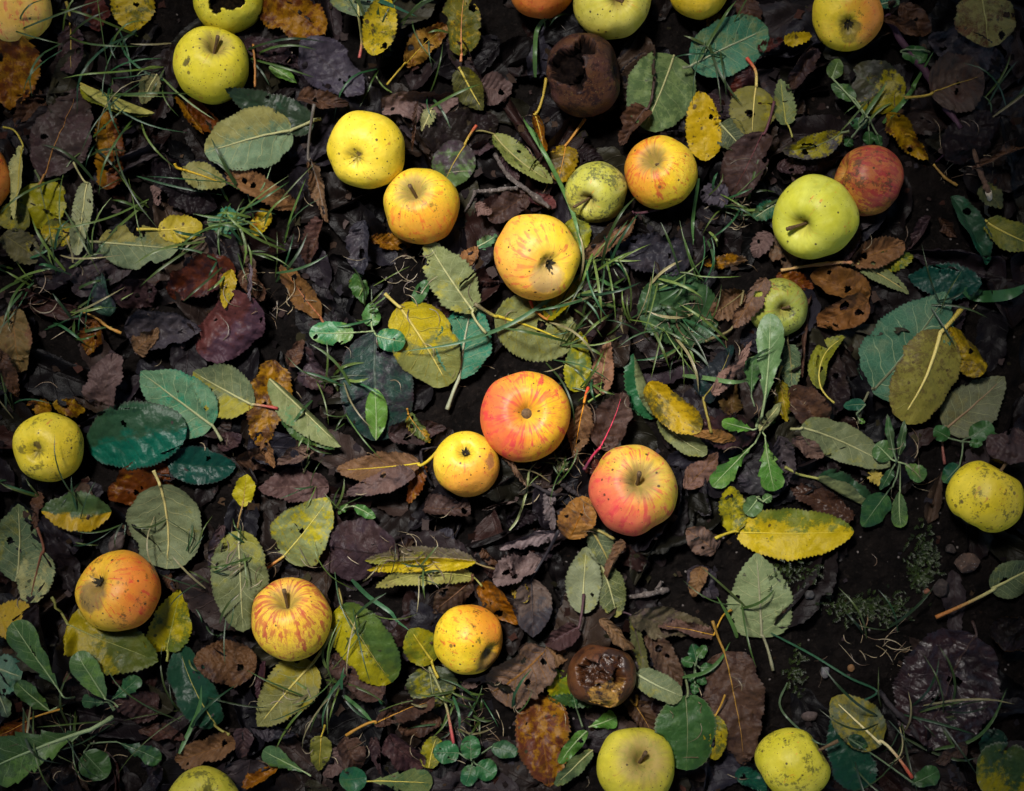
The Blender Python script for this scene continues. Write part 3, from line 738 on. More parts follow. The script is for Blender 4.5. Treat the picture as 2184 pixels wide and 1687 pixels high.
# ---- apples
PROF = np.array([(0.001, .44), (.035, .455), (.09, .52), (.15, .61), (.235, .72), (.35, .80), (.49, .815), (.64, .755), (.80, .60), (.925, .38), (.99, .12),
                 (1.0, -.08), (.965, -.30), (.88, -.52), (.74, -.71), (.57, -.825), (.42, -.865), (.30, -.845), (.20, -.775), (.11, -.715), (.04, -.69), (.001, -.685)])
def apple(cx, cy, r, off, pole, label, c0=(.62, .47, .02), c1=(.72, .50, .02), c2=(.50, .045, .02), streak=.3, blush=0., russet=.4, specks=.3, sooty=.1,
          bdir=(0, 0, 1), bruise=0., qdir=(0, 0, 1), cq=(.18, .09, .03), seed=1, squat=1.0, holl=(), ra=(.01, .007, .006), rb=(.03, .018, .012), lump=.045, stem_len=.42,
          stem_bend=(.15, .1), elong=1.0, calyx=True, clear=5, ax3=None, name='apple', skew=0.0, sv=(.30, .3, .5), stem_r=1.0):
    rng = np.random.RandomState(seed)
    d = None
    if ax3 is not None: d = Vector(ax3).normalized()
    else:
        ox, oy = off[0], -off[1]
        dz2 = max((0.80 * r) ** 2 - ox * ox - oy * oy, (0.12 * r) ** 2)
        d = Vector((ox, oy, math.sqrt(dz2))).normalized()
    if pole == 'calyx': d = -d
    q = d.to_track_quat('Z', 'Y').to_matrix() @ Matrix.Rotation(rng.rand() * 6.28, 3, 'Z')
    nr, ns = (64, 72) if not holl else (110, 128)
    pr = spline(PROF, nr)
    th = np.arange(ns) / ns * 2 * np.pi
    rr = np.maximum(pr[:, 0], 0.0); zz = pr[:, 1] * squat
    x = rr[:, None] * np.cos(th); y = rr[:, None] * np.sin(th); z = np.repeat(zz[:, None], ns, 1)
    lat = np.arctan2(zz, rr)[:, None]
    e = lump
    lum = 1 + e * (vnoise(2 * np.cos(th) + 9, 2 * np.sin(th) + 9, seed)[None, :] * np.cos(lat) + .6 * vnoise(1.6 * x + 5, 1.6 * y + 1.7 * z + 5, seed + 1))
    lum = lum + e * .5 * np.cos(5 * th + rng.rand() * 6)[None, :] * np.clip(-np.sin(lat), 0, 1) ** 2
    x = x * lum; y = y * lum; z = z * (1 + .5 * (lum - 1))
    z = z + skew * x
    x = x * elong
    v = np.stack([x, y, z], -1).reshape(-1, 3)
    Q = np.array(q)
    rot = np.zeros(len(v)); amber = np.zeros(len(v))
    if holl:
        wv = v @ Q.T
        nrm = wv / np.linalg.norm(wv, axis=1)[:, None]
        for hq in holl:
            hd, ha, dep = hq[:3]
            hd = np.array(hd, float); hd /= np.linalg.norm(hd)
            an = np.arccos(np.clip(nrm @ hd, -1, 1))
            an = an + .17 * vnoise(nrm[:, 0] * 4 + 9, nrm[:, 1] * 4 + nrm[:, 2] * 3 + 9, seed + 4) + .07 * vnoise(nrm[:, 0] * 11, nrm[:, 1] * 11 + nrm[:, 2] * 9, seed + 5)
            m = np.clip((ha - an) / (ha * .10), 0, 1); m = m * m * (3 - 2 * m)
            inner = np.clip((ha - an) / ha, 0, 1)
            dp = dep * (m * .75 + .25 * inner) * (1 + .22 * vnoise(nrm[:, 0] * 7, nrm[:, 1] * 7, seed + 6))
            v = v - dp[:, None] * (Q.T @ hd)[None, :]
            rq = np.clip((ha * 1.04 - an) / .02, 0, 1); rot = np.maximum(rot, rq)
            amber = np.maximum(amber, rq) if len(hq) > 3 else np.minimum(amber, 1 - rq)
    wv = v @ Q.T
    rpx = r / (1 + (r / HU))
    v = v * rpx
    low = float((v @ Q.T)[:, 2].min())
    base = float(hat(cx, cy)) + clear - 4
    cz = base - low
    kk = (HU - cz) / HU
    cw = np.array([(cx - FW / 2) * S * kk, -(cy - FH / 2) * S * kk, cz * S])
    ex, ey = (cw[0] / S + FW / 2), (FH / 2 - cw[1] / S)
    BALLS.append((cx, cy, cz, rpx * 1.0))
    root = empty(name, (cw[0], cw[1], base * S)); tag(root, label, 'apple', 'windfall apples lying in the leaves')
    me = mesh('skin', v * S, gridfaces(nr, ns, True)[:, ::1])
    at = me.attributes.new('rot', 'FLOAT', 'POINT'); at.data.foreach_set('value', rot.astype(np.float32))
    at = me.attributes.new('amber', 'FLOAT', 'POINT'); at.data.foreach_set('value', amber.astype(np.float32))
    body = link('skin', me, M_APPLE, root)
    body.location = (0, 0, (cz - base) * S)
    body.rotation_euler = q.to_euler()
    def lc(vv):
        a = Vector((vv[0], -vv[1], vv[2])).normalized(); return list(q.transposed() @ a)
    tn = lambda q: (q[0] * .97, q[1] * .90, q[2] * .9) if q[1] > .3 else q
    c0, c1 = tn(c0), tn(c1)
    for k_, c_ in (('c0', c0), ('c1', c1), ('c2', c2), ('cq', cq), ('ra', ra), ('rb', rb)): body[k_] = [float(a) for a in c_] + [1.0]
    body['a1'] = [float(streak), float(blush), float(russet)]; body['a2'] = [float(min(1, specks + .2)), float(min(.85, sooty + .14)), float(bruise)]
    body['bd'] = lc(bdir); body['qd'] = lc(qdir); body['seed'] = float(rng.rand()); body['sv'] = [float(a) for a in sv]
    if pole == 'stem' and stem_len > 0:
        p0 = np.array([0, 0, .43 * squat]) * rpx; ln = stem_len * rpx
        hb = np.array(q.transposed() @ Vector((stem_bend[0], -stem_bend[1], 0))) * rpx
        p = np.array([p0, p0 + [0, 0, ln * .4] + hb * .25, p0 + [0, 0, ln] + hb])
        pts = spline(p, 12); rad = np.interp(np.linspace(0, 1, 12), [0, .2, .75, .9, 1], [4.2, 3.4, 3.6, 4.8, 4.4]) * rpx / 85 * stem_r
        tv, tf, tu = tube(pts, rad, 9)
        st = link('stem', mesh('stem', tv * S, [a_[:, ::-1] for a_ in tf]), M_WOODY, root)
        st.location = body.location; st.rotation_euler = body.rotation_euler
    elif pole == 'calyx' and calyx:
        vs, fs = [], []
        for k in range(7):
            a = k / 7 * 6.283 + rng.rand() * .4; ca, sa = math.cos(a), math.sin(a)
            i0 = len(vs); l1 = rng.uniform(.10, .17); hh = rng.uniform(.03, .1)
            for (q1, wd, h) in ((.02, .035, -.70), (l1 * .55, .04, -.72 - hh * .6), (l1, .008, -.73 - hh * 1.6)):
                for sgn in (-1, 1): vs.append((ca * q1 - sa * wd * sgn, sa * q1 + ca * wd * sgn, h * squat))
            fs += [(i0, i0 + 1, i0 + 3, i0 + 2), (i0 + 2, i0 + 3, i0 + 5, i0 + 4)]
        ck = link('calyx', mesh('calyx', np.array(vs) * rpx * S, np.array(fs)), M_CALYX, root)
        ck.location = body.location; ck.rotation_euler = body.rotation_euler
    return root

def toned(me, tone):
    a = me.attributes.new('tone', 'FLOAT_COLOR', 'POINT')
    t = np.ones((len(tone), 4), np.float32); t[:, :3] = tone
    a.data.foreach_set('color', t.ravel())

class Bag:
    """collects many small pieces of countless stuff into one mesh"""
    def __init__(s): s.v = []; s.f4 = []; s.t = []; s.n = 0
    def add(s, v, f, tone):
        s.v.append(v); s.f4.append(np.asarray(f) + s.n); s.n += len(v); s.t.append(np.broadcast_to(tone, (len(v), 3)))
    uv = None
    def build(s, name, mat, label, cat, smooth=True):
        v = np.concatenate(s.v); w = np.stack([(v[:, 0] - FW / 2) * S, -(v[:, 1] - FH / 2) * S, v[:, 2] * S], -1)
        me = mesh(name, w, np.concatenate(s.f4), {k: np.concatenate(q) for k, q in s.uv.items()} if s.uv else None, smooth=smooth); toned(me, np.concatenate(s.t))
        o = link(name, me, mat); tag(o, label, cat, None, 'stuff'); return o

def strip(pts, w, n=9, flat=0.0, vfold=0.25):
    """grass blade as a keeled strip along pts (layout x, y, z): 3 vertices across"""
    p = spline(pts, n)
    t = np.gradient(p[:, :2], axis=0); t /= np.linalg.norm(t, axis=1)[:, None] + 1e-6
    nrm = np.stack([-t[:, 1], t[:, 0]], -1)
    u = np.linspace(0, 1, n)
    hw = w / 2 * np.minimum(1, np.minimum(u * 5 + .55, ((1 - u) * 2.6) ** .8 + .03))
    a = np.column_stack([p[:, :2] + nrm * hw[:, None], p[:, 2] + hw * vfold]); c = np.column_stack([p[:, :2] - nrm * hw[:, None], p[:, 2] + hw * vfold])
    v = np.stack([a, p, c], 1).reshape(-1, 3)
    return v, gridfaces(n, 3)[:, ::-1]
# ------------------------------------------------------------------ ground: one sheet, fine in the middle, running out to the horizon
def build_ground():
    fx = np.arange(-260, FW + 261, 5.0); fy = np.arange(-260, FH + 261, 5.0)
    g = 260 * np.cumsum(1.35 ** np.arange(20)) / 1.0
    ax = np.concatenate([(-260 - g)[::-1], fx, FW + 260 + g]); ay = np.concatenate([(-260 - g)[::-1], fy, FH + 260 + g])
    X, Y = np.meshgrid(ax, ay, indexing='ij')
    dd = np.maximum(np.maximum(-200 - X, X - FW - 200), np.maximum(-200 - Y, Y - FH - 200))
    Z = ground_h(X, Y) * np.exp(-np.clip(dd, 0, None) / 220.0)
    v = np.stack([(X - FW / 2) * S, -(Y - FH / 2) * S, Z * S], -1).reshape(-1, 3)
    f = gridfaces(len(ax), len(ay))[:, ::-1]
    o = link('ground', mesh('ground', v, f), M_SOIL); tag(o, 'dark damp crumbly soil under the fallen leaves', 'ground', None, 'structure')
build_ground()

# ------------------------------------------------------------------ apples (x, y of the middle, radius, where the visible pole sits)
Y0 = (.66, .50, .018); G0 = (.46, .46, .022); OL = (.30, .28, .03); OR = (.75, .36, .03)
RED = (.50, .05, .02); DRED = (.34, .02, .02); ORS = (.62, .16, .02); PINK = (.70, .10, .045)
apple(28, 12, 82, (-10, -60), 'stem', 'yellow apple flushed pink, cut off by the upper left corner of the photo', (.80, .60, .07), (.86, .60, .16), PINK, .40, .35, .3, .6, .10, (.2, -.2, .9), seed=11)
apple(-62, 380, 81, (-30, 0), 'stem', 'orange red apple mostly beyond the left edge of the photo', OR, OR, RED, .35, .8, .3, .4, .1, (.7, 0, .6), seed=12)
apple(486, -5, 77, (4, 6), 'calyx', 'yellow green apple with a large black rotten hole at the top', (.50, .47, .02), Y0, ORS, .05, 0, .2, .55, .15, seed=13, holl=[((.02, -.22, 1), .48, .38)], calyx=False, ra=(.004, .003, .002), rb=(.012, .008, .004), sv=(.3, .03, .9))
apple(452, 138, 81, (18, -30), 'stem', 'yellow green apple with one round black spot, just below the holed one', (.56, .50, .02), (.62, .52, .04), (.40, .20, .02), .12, .0, .5, .75, .08, seed=14, bruise=.12, qdir=(-.5, .1, .85), cq=(.02, .012, .008), stem_bend=(.05, -.2))
apple(781, 321, 84, (-18, 26), 'calyx', 'plain squat yellow apple with brown freckles, stalkless end up', (.68, .53, .018), (.74, .58, .08), (.45, .2, .02), .05, 0, .1, .85, .03, seed=15, squat=.93, calyx=False, elong=.98, bruise=.14, qdir=(-.2, .33, .9), cq=(.09, .05, .03))
apple(898, 440, 81, (-14, -26), 'stem', 'yellow apple with orange streaks at its lower side, short stalk up', (.60, .47, .022), (.72, .50, .02), (.62, .12, .02), .48, .7, .62, .5, .2, (.2, .9, .3), seed=16, stem_bend=(-.08, -.12))
apple(1143, 545, 91, (27, 24), 'calyx', 'big yellow apple with short orange dashes and a brown dull patch', (.74, .52, .018), (.80, .56, .10), (.66, .13, .04), .46, .55, .1, .5, .05, (-.7, .2, .5), seed=17, bruise=.5, qdir=(.26, .62, .75), cq=(.42, .28, .11), skew=.06)
apple(1270, 410, 66, (-22, 24), 'stem', 'small olive green apple with sooty grey blotches and deep hollow', (.36, .37, .05), (.42, .42, .04), ORS, .02, 0, .3, .3, .62, seed=18, stem_len=.75, stem_bend=(-.25, .05))
apple(1408, 367, 79, (-22, -22), 'stem', 'yellow apple with red streaks over its left side, dark stalk pit', (.66, .50, .02), (.72, .50, .02), RED, .50, .7, .52, .4, .1, (-.9, 0, .3), seed=19, squat=.95, stem_len=.2)
apple(1247, 160, 84, (-40, -20), 'stem', 'rotten dark brown apple with a black hollow eaten into it', (.050, .021, .010), (.080, .032, .012), (.02, .009, .008), .3, .2, .2, .9, .75, seed=20, ax3=(.93, .15, .25), holl=[((-.52, .10, .80), .48, .60), ((.02, .46, .80), .30, .45), ((-.22, -.26, .9), .26, .45)], stem_len=0,
      ra=(.003, .002, .002), rb=(.008, .005, .004), lump=.07, sv=(.10, .02, .95), cq=(.03, .016, .012), bruise=.5, qdir=(.7, -.2, .5))
apple(1305, 2, 81, (10, 8), 'stem', 'pale yellow green apple at the top edge above the rotten hollow one', (.50, .46, .04), (.60, .52, .08), ORS, .04, 0, .35, .45, .2, seed=21, stem_len=.2, bruise=.3, qdir=(.1, .05, .98), cq=(.20, .14, .04))
apple(1152, -32, 70, (0, -30), 'stem', 'dark orange apple only half in the photo at its top edge', (.60, .22, .02), (.60, .25, .02), RED, .35, .7, .3, .3, .1, (0, 1, .3), seed=22)
apple(1490, -27, 65, (0, -20), 'stem', 'plain yellow apple peeking in at the top beside the pale green one', (.66, .50, .02), (.7, .5, .02), ORS, .1, .1, .3, .3, .05, seed=23)
apple(1805, 33, 75, (-8, 29), 'calyx', 'yellow apple with orange right cheek and a cracked dark blossom end', (.70, .54, .02), (.76, .56, .06), (.62, .11, .02), .3, 1.0, .1, .55, .25, (1, -.1, .35), seed=24, bruise=.42, qdir=(-.02, .62, .75), cq=(.13, .10, .02), lump=.05)
apple(1850, 385, 74, (-60, -20), 'stem', 'dusky red streaked apple touching the large pale green one', (.46, .24, .02), (.36, .12, .03), (.24, .010, .022), .70, .75, .2, .6, .45, (.3, -.1, .8), seed=25, stem_len=0)
apple(1737, 465, 89, (-40, 24), 'stem', 'large smooth pale green apple touching the dusky red one', (.50, .52, .035), (.56, .56, .06), ORS, .0, 0, .22, .32, .06, seed=26, stem_len=.40, stem_bend=(-.30, .05))
apple(1660, 655, 63, (4, 8), 'stem', 'small green apple half hidden under a dandelion leaf and brown leaves', (.22, .25, .03), (.27, .27, .035), (.24, .09, .02), .3, .1, .3, .5, .38, (0, -1, .3), seed=27, stem_bend=(.15, -.1))
apple(1118, 887, 96, (6, -8), 'stem', 'largest orange and yellow apple near the middle, crimson flush at left', (.78, .44, .015), (.80, .42, .02), (.66, .030, .05), .62, 1.0, .2, .35, .0, (-.85, .1, .4), seed=28, stem_len=.13, stem_bend=(0, 0), stem_r=2.3)
apple(993, 990, 71, (0, -27), 'calyx', 'small yellow apple with a dark star blossom end, beside the largest apple', (.70, .52, .02), (.78, .5, .05), (.62, .12, .03), .26, .75, .1, .75, .03, (.35, .7, .5), seed=29, bruise=.26, qdir=(.72, -.1, .65), cq=(.30, .12, .05), elong=.97)
apple(1350, 1043, 95, (9, -22), 'stem', 'rosy pink and yellow apple with upright brown stalk right of centre', (.60, .44, .03), (.74, .34, .08), (.56, .025, .05), .56, 1.0, .6, .4, .06, (-.65, .55, .3), seed=30, stem_len=.5, stem_bend=(-.04, -.14))
apple(105, 955, 74, (-9, 6), 'calyx', 'yellow apple with grey smudges lying beside the dark green leaf', (.58, .48, .02), (.68, .52, .02), (.45, .14, .02), .16, .15, .1, .5, .42, (.8, .2, .2), seed=31, calyx=False, bruise=.13, qdir=(-.12, -.1, .98), cq=(.08, .04, .015))
apple(253, 1262, 88, (-32, -30), 'calyx', 'orange yellow apple with a smoky grey smear by its eye', (.62, .40, .02), (.66, .34, .02), (.52, .035, .02), .44, .8, .1, .4, .3, (.9, -.1, .25), seed=32, squat=.92, bruise=.55, qdir=(-.5, -.05, .8), cq=(.13, .085, .035), elong=1.0, skew=.05)
apple(620, 1318, 86, (-4, -46), 'stem', 'yellow apple with crisp dark red stripes and tall stalk', (.72, .52, .02), (.78, .55, .06), (.38, .015, .03), .62, .3, .45, .35, .10, (0, -.8, .5), seed=33, stem_bend=(-.02, -.16), stem_len=.5)
apple(998, 1362, 74, (42, 24), 'calyx', 'yellow apple with orange rim and dirty lower end beneath grey leaf', (.70, .52, .016), (.74, .42, .02), (.62, .12, .02), .42, .8, .1, .7, .35, (.85, -.5, .1), seed=34, calyx=False, bruise=.5, qdir=(.6, .6, .5), cq=(.10, .055, .03))
apple(1283, 1440, 70, (0, -30), 'stem', 'rotten collapsed apple with wet amber flesh showing', (.085, .028, .008), (.13, .05, .010), (.04, .014, .008), .2, .3, .1, .5, .6, seed=35, ax3=(.25, .95, -.2), stem_len=0, squat=1.02, lump=.07,
      holl=[((.10, -.42, .85), .52, .10, 1), ((.36, -.1, .85), .30, .12, 1), ((-.45, .22, .85), .36, .55), ((.22, .42, .85), .38, .22), ((.0, .12, 1), .26, .50), ((.45, .10, .85), .20, .45)], ra=(.022, .007, .003), rb=(.05, .018, .006), sv=(.35, .5, .25), bruise=.55, qdir=(.4, -.55, .7), cq=(.018, .011, .010))
apple(1355, 1634, 84, (10, -28), 'stem', 'yellow green apple with russet rays round its stalk, at the bottom edge', (.50, .47, .025), (.58, .50, .04), (.36, .18, .03), .1, .1, 1.0, .5, .16, seed=36, stem_len=.5, stem_bend=(.05, -.15), elong=.98)
apple(1690, 1628, 77, (54, -30), 'stem', 'lopsided yellow green apple with a sunken stalk and sooty scratches', (.52, .48, .022), (.60, .52, .04), ORS, .06, 0, .5, .5, .5, seed=37, elong=1.0, stem_len=.75, stem_bend=(.2, -.1), skew=-.06)
apple(432, 1716, 79, (20, -25), 'calyx', 'dark olive yellow apple half out of the photo at the bottom edge', (.34, .30, .02), (.40, .34, .03), ORS, .05, 0, .1, .5, .55, seed=38, calyx=False)
apple(2100, 1057, 81, (34, -60), 'stem', 'bright yellow apple with sooty speckles cut by the right edge', (.62, .50, .016), (.68, .54, .02), (.40, .16, .03), .2, .15, .3, .75, .42, (.7, -.4, .3), seed=39, stem_len=.8, stem_bend=(.1, -.1), squat=.94)
# ------------------------------------------------------------------ leaves: layer, region, base, tip, width, kind, label, shape of this one
LV = [  # several edge leaves have the vignette's darkening put into their colours
# -- top left
(1,'A',860,-90,850,196,285,'yel','yellow leaf peppered with black dots at the top edge, left of the holed apple',dict(dots=.7,pet=None)),
(0,'A',1650,-80,2085,228,340,'rust','wide orange brown mottled leaf right of the holed apple',dict(pet=None,mot=.55,cl=-.3,cr=-.3,fl=.1,fr=.1)),
(1,'A',430,140,475,490,230,'purp','dark purple leaf hanging by a thin yellow stalk from the top edge',dict(pet=(410,0),pc=(.30,.22,.03),cr=.2,cl=-.3)),
(2,'A',105,225,40,690,340,'rust','scorched orange and dark red leaf over the pink flushed corner apple',dict(over=True,pet=None,mot=.5,fl=.1,fr=.15,cl=-.4,cr=-.5)),
(1,'A',240,570,110,830,170,'brown','narrow crumpled brown leaf under the scorched orange one',dict(pet=None)),
(2,'A',290,1135,500,545,400,'purp','large flat plum brown leaf with an orange midrib at the left',dict(pet=(255,1212),pc=(.26,.11,.02),fl=.1,fr=.1,cl=-.3,cr=-.3,bend=.3,tat=.1,c0=(.062,.042,.036))),
(2,'A',500,525,990,722,230,'yelg','yellow green leaf folded over to show its pale cream edge',dict(fl=2.1,fr=.2,cl=.5,cu=(.42,.38,.13),pet=None,bend=.4)),
(1,'A',690,1215,690,700,215,'rust','narrow rust purple leaf with one yellow side, left of the grass patch',dict(gv=.35,mot=.5,pet=None,fl=.4,fr=.1)),
(2,'A',142,930,85,1405,150,'cream','cream speckled leaf curled into a pointed wedge near the left edge',dict(pet=[(10,810),(80,830)],pc=(.34,.27,.03),fl=.9,fr=.1,tat=.1)),
(0,'A',255,1165,330,1500,320,'green','yellow and green blotched leaf beneath the cream wedge',dict(mot=.75,ms=3.0)),
(0,'A',260,1500,500,1480,190,'yel','dull yellow mottled leaf tucked below the blotched green one',dict(mot=.55,pet=None)),
(0,'A',190,1380,-40,1400,180,'olive','olive yellow leaf end at the left edge below the orange red apple',dict(pet=None,mot=.5)),
(2,'A',540,1150,498,1635,135,'cream','slim pale grey green leaf standing upright among the grass',dict(pet=(470,1035),c0=(.27,.28,.17),fl=.5,fr=.3)),
(1,'A',2000,800,1455,590,230,'dark','blackish green leaf with violet rim under the yellow green spotted apple',dict(over=True,pet=None,fl=.3,fr=.1,c0=(.022,.035,.024))),
(2,'A',1868,832,1302,975,400,'sage','big pale sage leaf with a long yellow stalk beside the squat yellow apple',dict(pet=(2045,755),gv=-.35,c0=(.13,.185,.13),c1=(.24,.22,.09),fl=.1,fr=.1,cl=-.2,cr=-.2,bow=.02,holes=[(.12,-.75,8)],pr=3.2)),
(1,'A',1165,1085,1440,1180,190,'cream','small creamy yellow leaf with a curved yellow stalk under the sage one',dict(pet=[(1122,1050),(1135,1075)],pc=(.45,.28,.01),c0=(.30,.27,.09))),
(2,'A',1890,1312,1450,1110,190,'tan','arched light brown leaf leaning on the big sage leaf',dict(fl=.9,fr=-.2,bend=.9,pet=None,lift=6,tat=.2)),
(2,'A',1985,1010,2095,1425,170,'tan','tan leaf rolled upright with a grey stalk, between sage leaf and striped apple',dict(pet=(2032,700),pc=(.12,.10,.085),fl=.9,fr=.9,c0=(.13,.085,.055))),
(1,'A',642,1556,1140,1590,300,'sage','torn grey green leaf with a long straight pale stalk',dict(pet=(480,1556),tat=.35,c0=(.12,.155,.105),gv=.3,c1=(.26,.23,.08),fl=.15,fr=.1,holes=[(.15,.7,12),(.45,.8,20)])),
(2,'A',1008,1474,1292,1440,200,'yel','small oval yellow leaf lying across the torn grey green one',dict(pet=(880,1472),pc=(.50,.38,.05),c0=(.46,.36,.07),mot=.3,c1=(.28,.20,.06),fl=.1,fr=.1,bow=-.05)),
(1,'A',1722,1342,1610,1516,125,'yel','tiny yellow leaf with orange flecks amid the grass blades',dict(c1=(.30,.10,.01),pet=None)),
(0,'A',1320,1420,1570,1410,190,'teal','blue green leaf half covered by grass blades, right of the small oval yellow leaf',dict(pet=None,c0=(.02,.12,.085))),
(0,'A',610,-40,630,200,170,'red','dark red brown leaf at the top edge beside the black dotted yellow one',dict(pet=None)),
(1,'A',1925,280,2330,600,330,'purp','big crinkled violet grey leaf full of holes below the top sage leaf',dict(c0=(.062,.05,.066),c1=(.10,.085,.10),nh=4,pet=None,wave=12)),
(0,'A',1560,265,1925,420,150,'purp','dark plum strip of leaf below the wide orange brown one',dict(pet=None)),
(0,'A',1900,620,2220,660,160,'brown','dark brown leaf above the pale sage leaf and squat yellow apple',dict(pet=None,fr=1.0)),
(1,'A',1140,630,1300,860,90,'orange','thin orange leaf roll below the spotted green apple',dict(fl=1.2,fr=.8,pet=None)),
(0,'A',1200,650,1420,850,230,'rust','dull rust leaf hidden under the spotted green apple',dict(pet=None,mot=.2)),
(0,'A',1000,1000,1390,1330,330,'black','blackish brown leaf in the shade left of the creamy yellow leaf',dict(pet=None)),
(1,'A',985,1180,1020,1310,80,'pink','small mauve leaf scrap in the grass above the torn grey green leaf',dict(pet=None)),
(2,'A',2075,1410,1960,1700,200,'brown','curled maroon brown leaf beneath the tan roll',dict(pet=None,fl=1.3,fr=.1,c0=(.075,.04,.036))),
(0,'A',30,1500,250,1660,200,'olive','dim olive brown leaf near the left edge beneath the yellow mottled ones',dict(pet=None,c0=(.06,.055,.03))),
(1,'A',1725,420,1900,540,80,'weed','tiny crinkled light green leaf right of the spotted green apple',dict(pet=None,wave=9,ser=0.2)),
(0,'A',1010,480,900,660,140,'cream','faint cream leaf scrap behind grass, left of the spotted green apple',dict(pet=None,c0=(.15,.13,.06))),
# -- top middle
(1,'B',112,110,120,-200,390,'sage','grey green leaf at the top edge with a stalk pointing down to a pink end',dict(pet=[(97,332),(112,220)],pc=(.40,.36,.12),pe=(.35,.08,.07),c0=(.09,.125,.09))),
(2,'B',200,345,275,-20,235,'yel','bright yellow leaf speckled black, its top twisted, near the top edge',dict(dots=.75,twist=.7,pet=None,fl=.3)),
(1,'B',400,410,668,150,165,'orange','ochre leaf with a long yellow stalk, right of the twisted yellow leaf',dict(pet=(288,538),pc=(.40,.27,.02),c0=(.34,.19,.05),fl=.5,fr=.1)),
(2,'B',770,352,790,-70,280,'yel','torn yellow and black mottled leaf with a pink stalk, top middle',dict(pet=(765,395),pc=(.5,.2,.08),tat=.4,mot=.6,c0=(.40,.28,.02),holes=[(.75,-.4,10)])),
(2,'B',752,432,905,702,220,'yelg','olive yellow leaf with black mottling under the torn mottled one',dict(mot=.75,c0=(.30,.25,.015),c1=(.05,.05,.018),fl=.6,fr=.1,pet=None)),
(1,'B',255,705,750,600,240,'pink','crumpled pinkish brown leaf with ragged edges above the squat yellow apple',dict(fl=.8,fr=.4,wave=12,tat=.4,pet=None)),
(0,'B',890,560,1095,600,210,'pink','dull mauve leaf behind the olive yellow black mottled leaf',dict(pet=None,c0=(.085,.058,.056))),
(0,'B',520,900,1005,760,280,'black','round charcoal brown leaf with tiny pale flecks above the streaked yellow apple',dict(pet=None,shape='rd',dots=.2,c2=(.10,.08,.05),tat=.05,fl=.05,fr=.05,cl=-.2,cr=-.2,c0=(.026,.020,.018))),
(2,'B',1235,700,1300,985,200,'orange','curled burnt orange leaf whose yellow stalk leans on the hollow rotten apple',dict(pet=(1312,485),pc=(.36,.25,.03),fl=1.2,fr=.6,c0=(.24,.095,.012),lift=8)),
(2,'B',975,845,1352,1168,165,'yelg','slender pale yellow green leaf with an arched stalk, above the big dashed apple',dict(pet=[(838,838),(900,832)],pc=(.26,.22,.08),fr=.8,fl=.05,sway=.5,c0=(.22,.23,.085))),
(1,'B',800,915,640,1215,275,'green','green and plum mottled leaf with a red tipped stalk above the twig',dict(pet=(866,800),pc=(.32,.22,.03),pe=(.3,.05,.02),c1=(.045,.028,.035),c0=(.075,.115,.04),mot=.5,gu=-.3)),
(1,'B',1440,912,1385,1170,185,'orange','mustard mottled torn leaf with an orange stalk below the hollow rotten apple',dict(pet=(1560,755),pc=(.36,.16,.02),tat=.5,c0=(.36,.23,.015),c1=(.06,.045,.018))),
(2,'Z',1440,112,1372,276,148,'sage','speckled pale green leaf with jagged rim, right of the hollow rotten apple',dict(pet=None,c0=(.16,.205,.085),c1=(.075,.11,.045),mot=.55,ms=4.5,gu=.1,shape='rd',vein=.35,fl=.1,fr=.1,cl=-.25,cr=-.25)),
(3,'B',1948,690,1790,930,190,'brown','puckered brown leaf with a dark stalk lying on the speckled green leaf',dict(pet=(2000,498),pc=(.05,.025,.018),fl=.7,fr=.3,tat=.4)),
(3,'B',1880,1350,1560,1662,200,'tan','light brown leaf with a purple stalk propped on the small olive apple',dict(over=True,pet=(2045,1322),pc=(.09,.035,.045),fl=.2,fr=.9,c0=(.20,.12,.075),tat=.12,pr=3.2,vein=.6)),
(1,'Z',1480,545,1312,535,105,'slate','slate violet leaf right of the big dashed apple',dict(pet=None,fl=.2,fr=.2,wave=7)),
(0,'B',1480,1390,1550,1600,180,'yelg','patchy yellow green leaf end behind the big dashed apple',dict(pet=None)),
(0,'B',1200,1230,950,1420,190,'brown','veined dark brown leaf under the grey twig',dict(pet=None,c0=(.055,.035,.033))),
(1,'B',850,1300,960,1370,110,'pink','mauve leaf scrap left of the grey twig',dict(pet=None)),
(1,'B',1200,1260,1370,1320,110,'red','wine red leaf scrap right of the grey twig',dict(pet=None,c0=(.10,.035,.035))),
(1,'B',870,1580,995,1500,80,'teal','small blue green leaf scrap above the folded sage leaf, left of the dashed apple',dict(pet=None,tat=.4)),
(1,'B',770,1680,880,1580,110,'tan','crumpled russet leaf scrap between striped and dashed apples',dict(pet=None)),
(0,'B',190,1540,450,1560,130,'orange','dull orange leaf end below the orange streaked yellow apple',dict(pet=None,c0=(.20,.09,.02))),
(0,'B',130,1400,130,1760,230,'slate','dark slate leaf left of the orange streaked yellow apple',dict(pet=None)),
(2,'B',490,640,455,955,65,'brown','thin brown leaf sliver right of the squat yellow apple',dict(fl=1.0,fr=1.0,pet=None)),
(1,'B',580,690,510,840,90,'cream','small pale olive leaf above the orange streaked yellow apple',dict(c0=(.22,.21,.11),pet=None)),
(0,'B',1030,980,1140,1160,150,'purp','dark plum leaf above the grey twig',dict(pet=None)),
(0,'B',1500,960,1660,1060,170,'black','black brown leaf above the small olive apple',dict(pet=None)),
(0,'B',830,960,990,900,120,'purp','purple leaf scrap touching the round charcoal brown leaf',dict(pet=None,c0=(.07,.045,.05))),
# -- top right
(2,'C',55,415,542,185,375,'teal','broad blue green leaf with a pointed tip in the upper right',dict(pet=(0,432),pc=(.25,.27,.16),fl=.08,fr=.12,cl=-.2,cr=-.2,c0=(.045,.135,.10),bend=.2)),
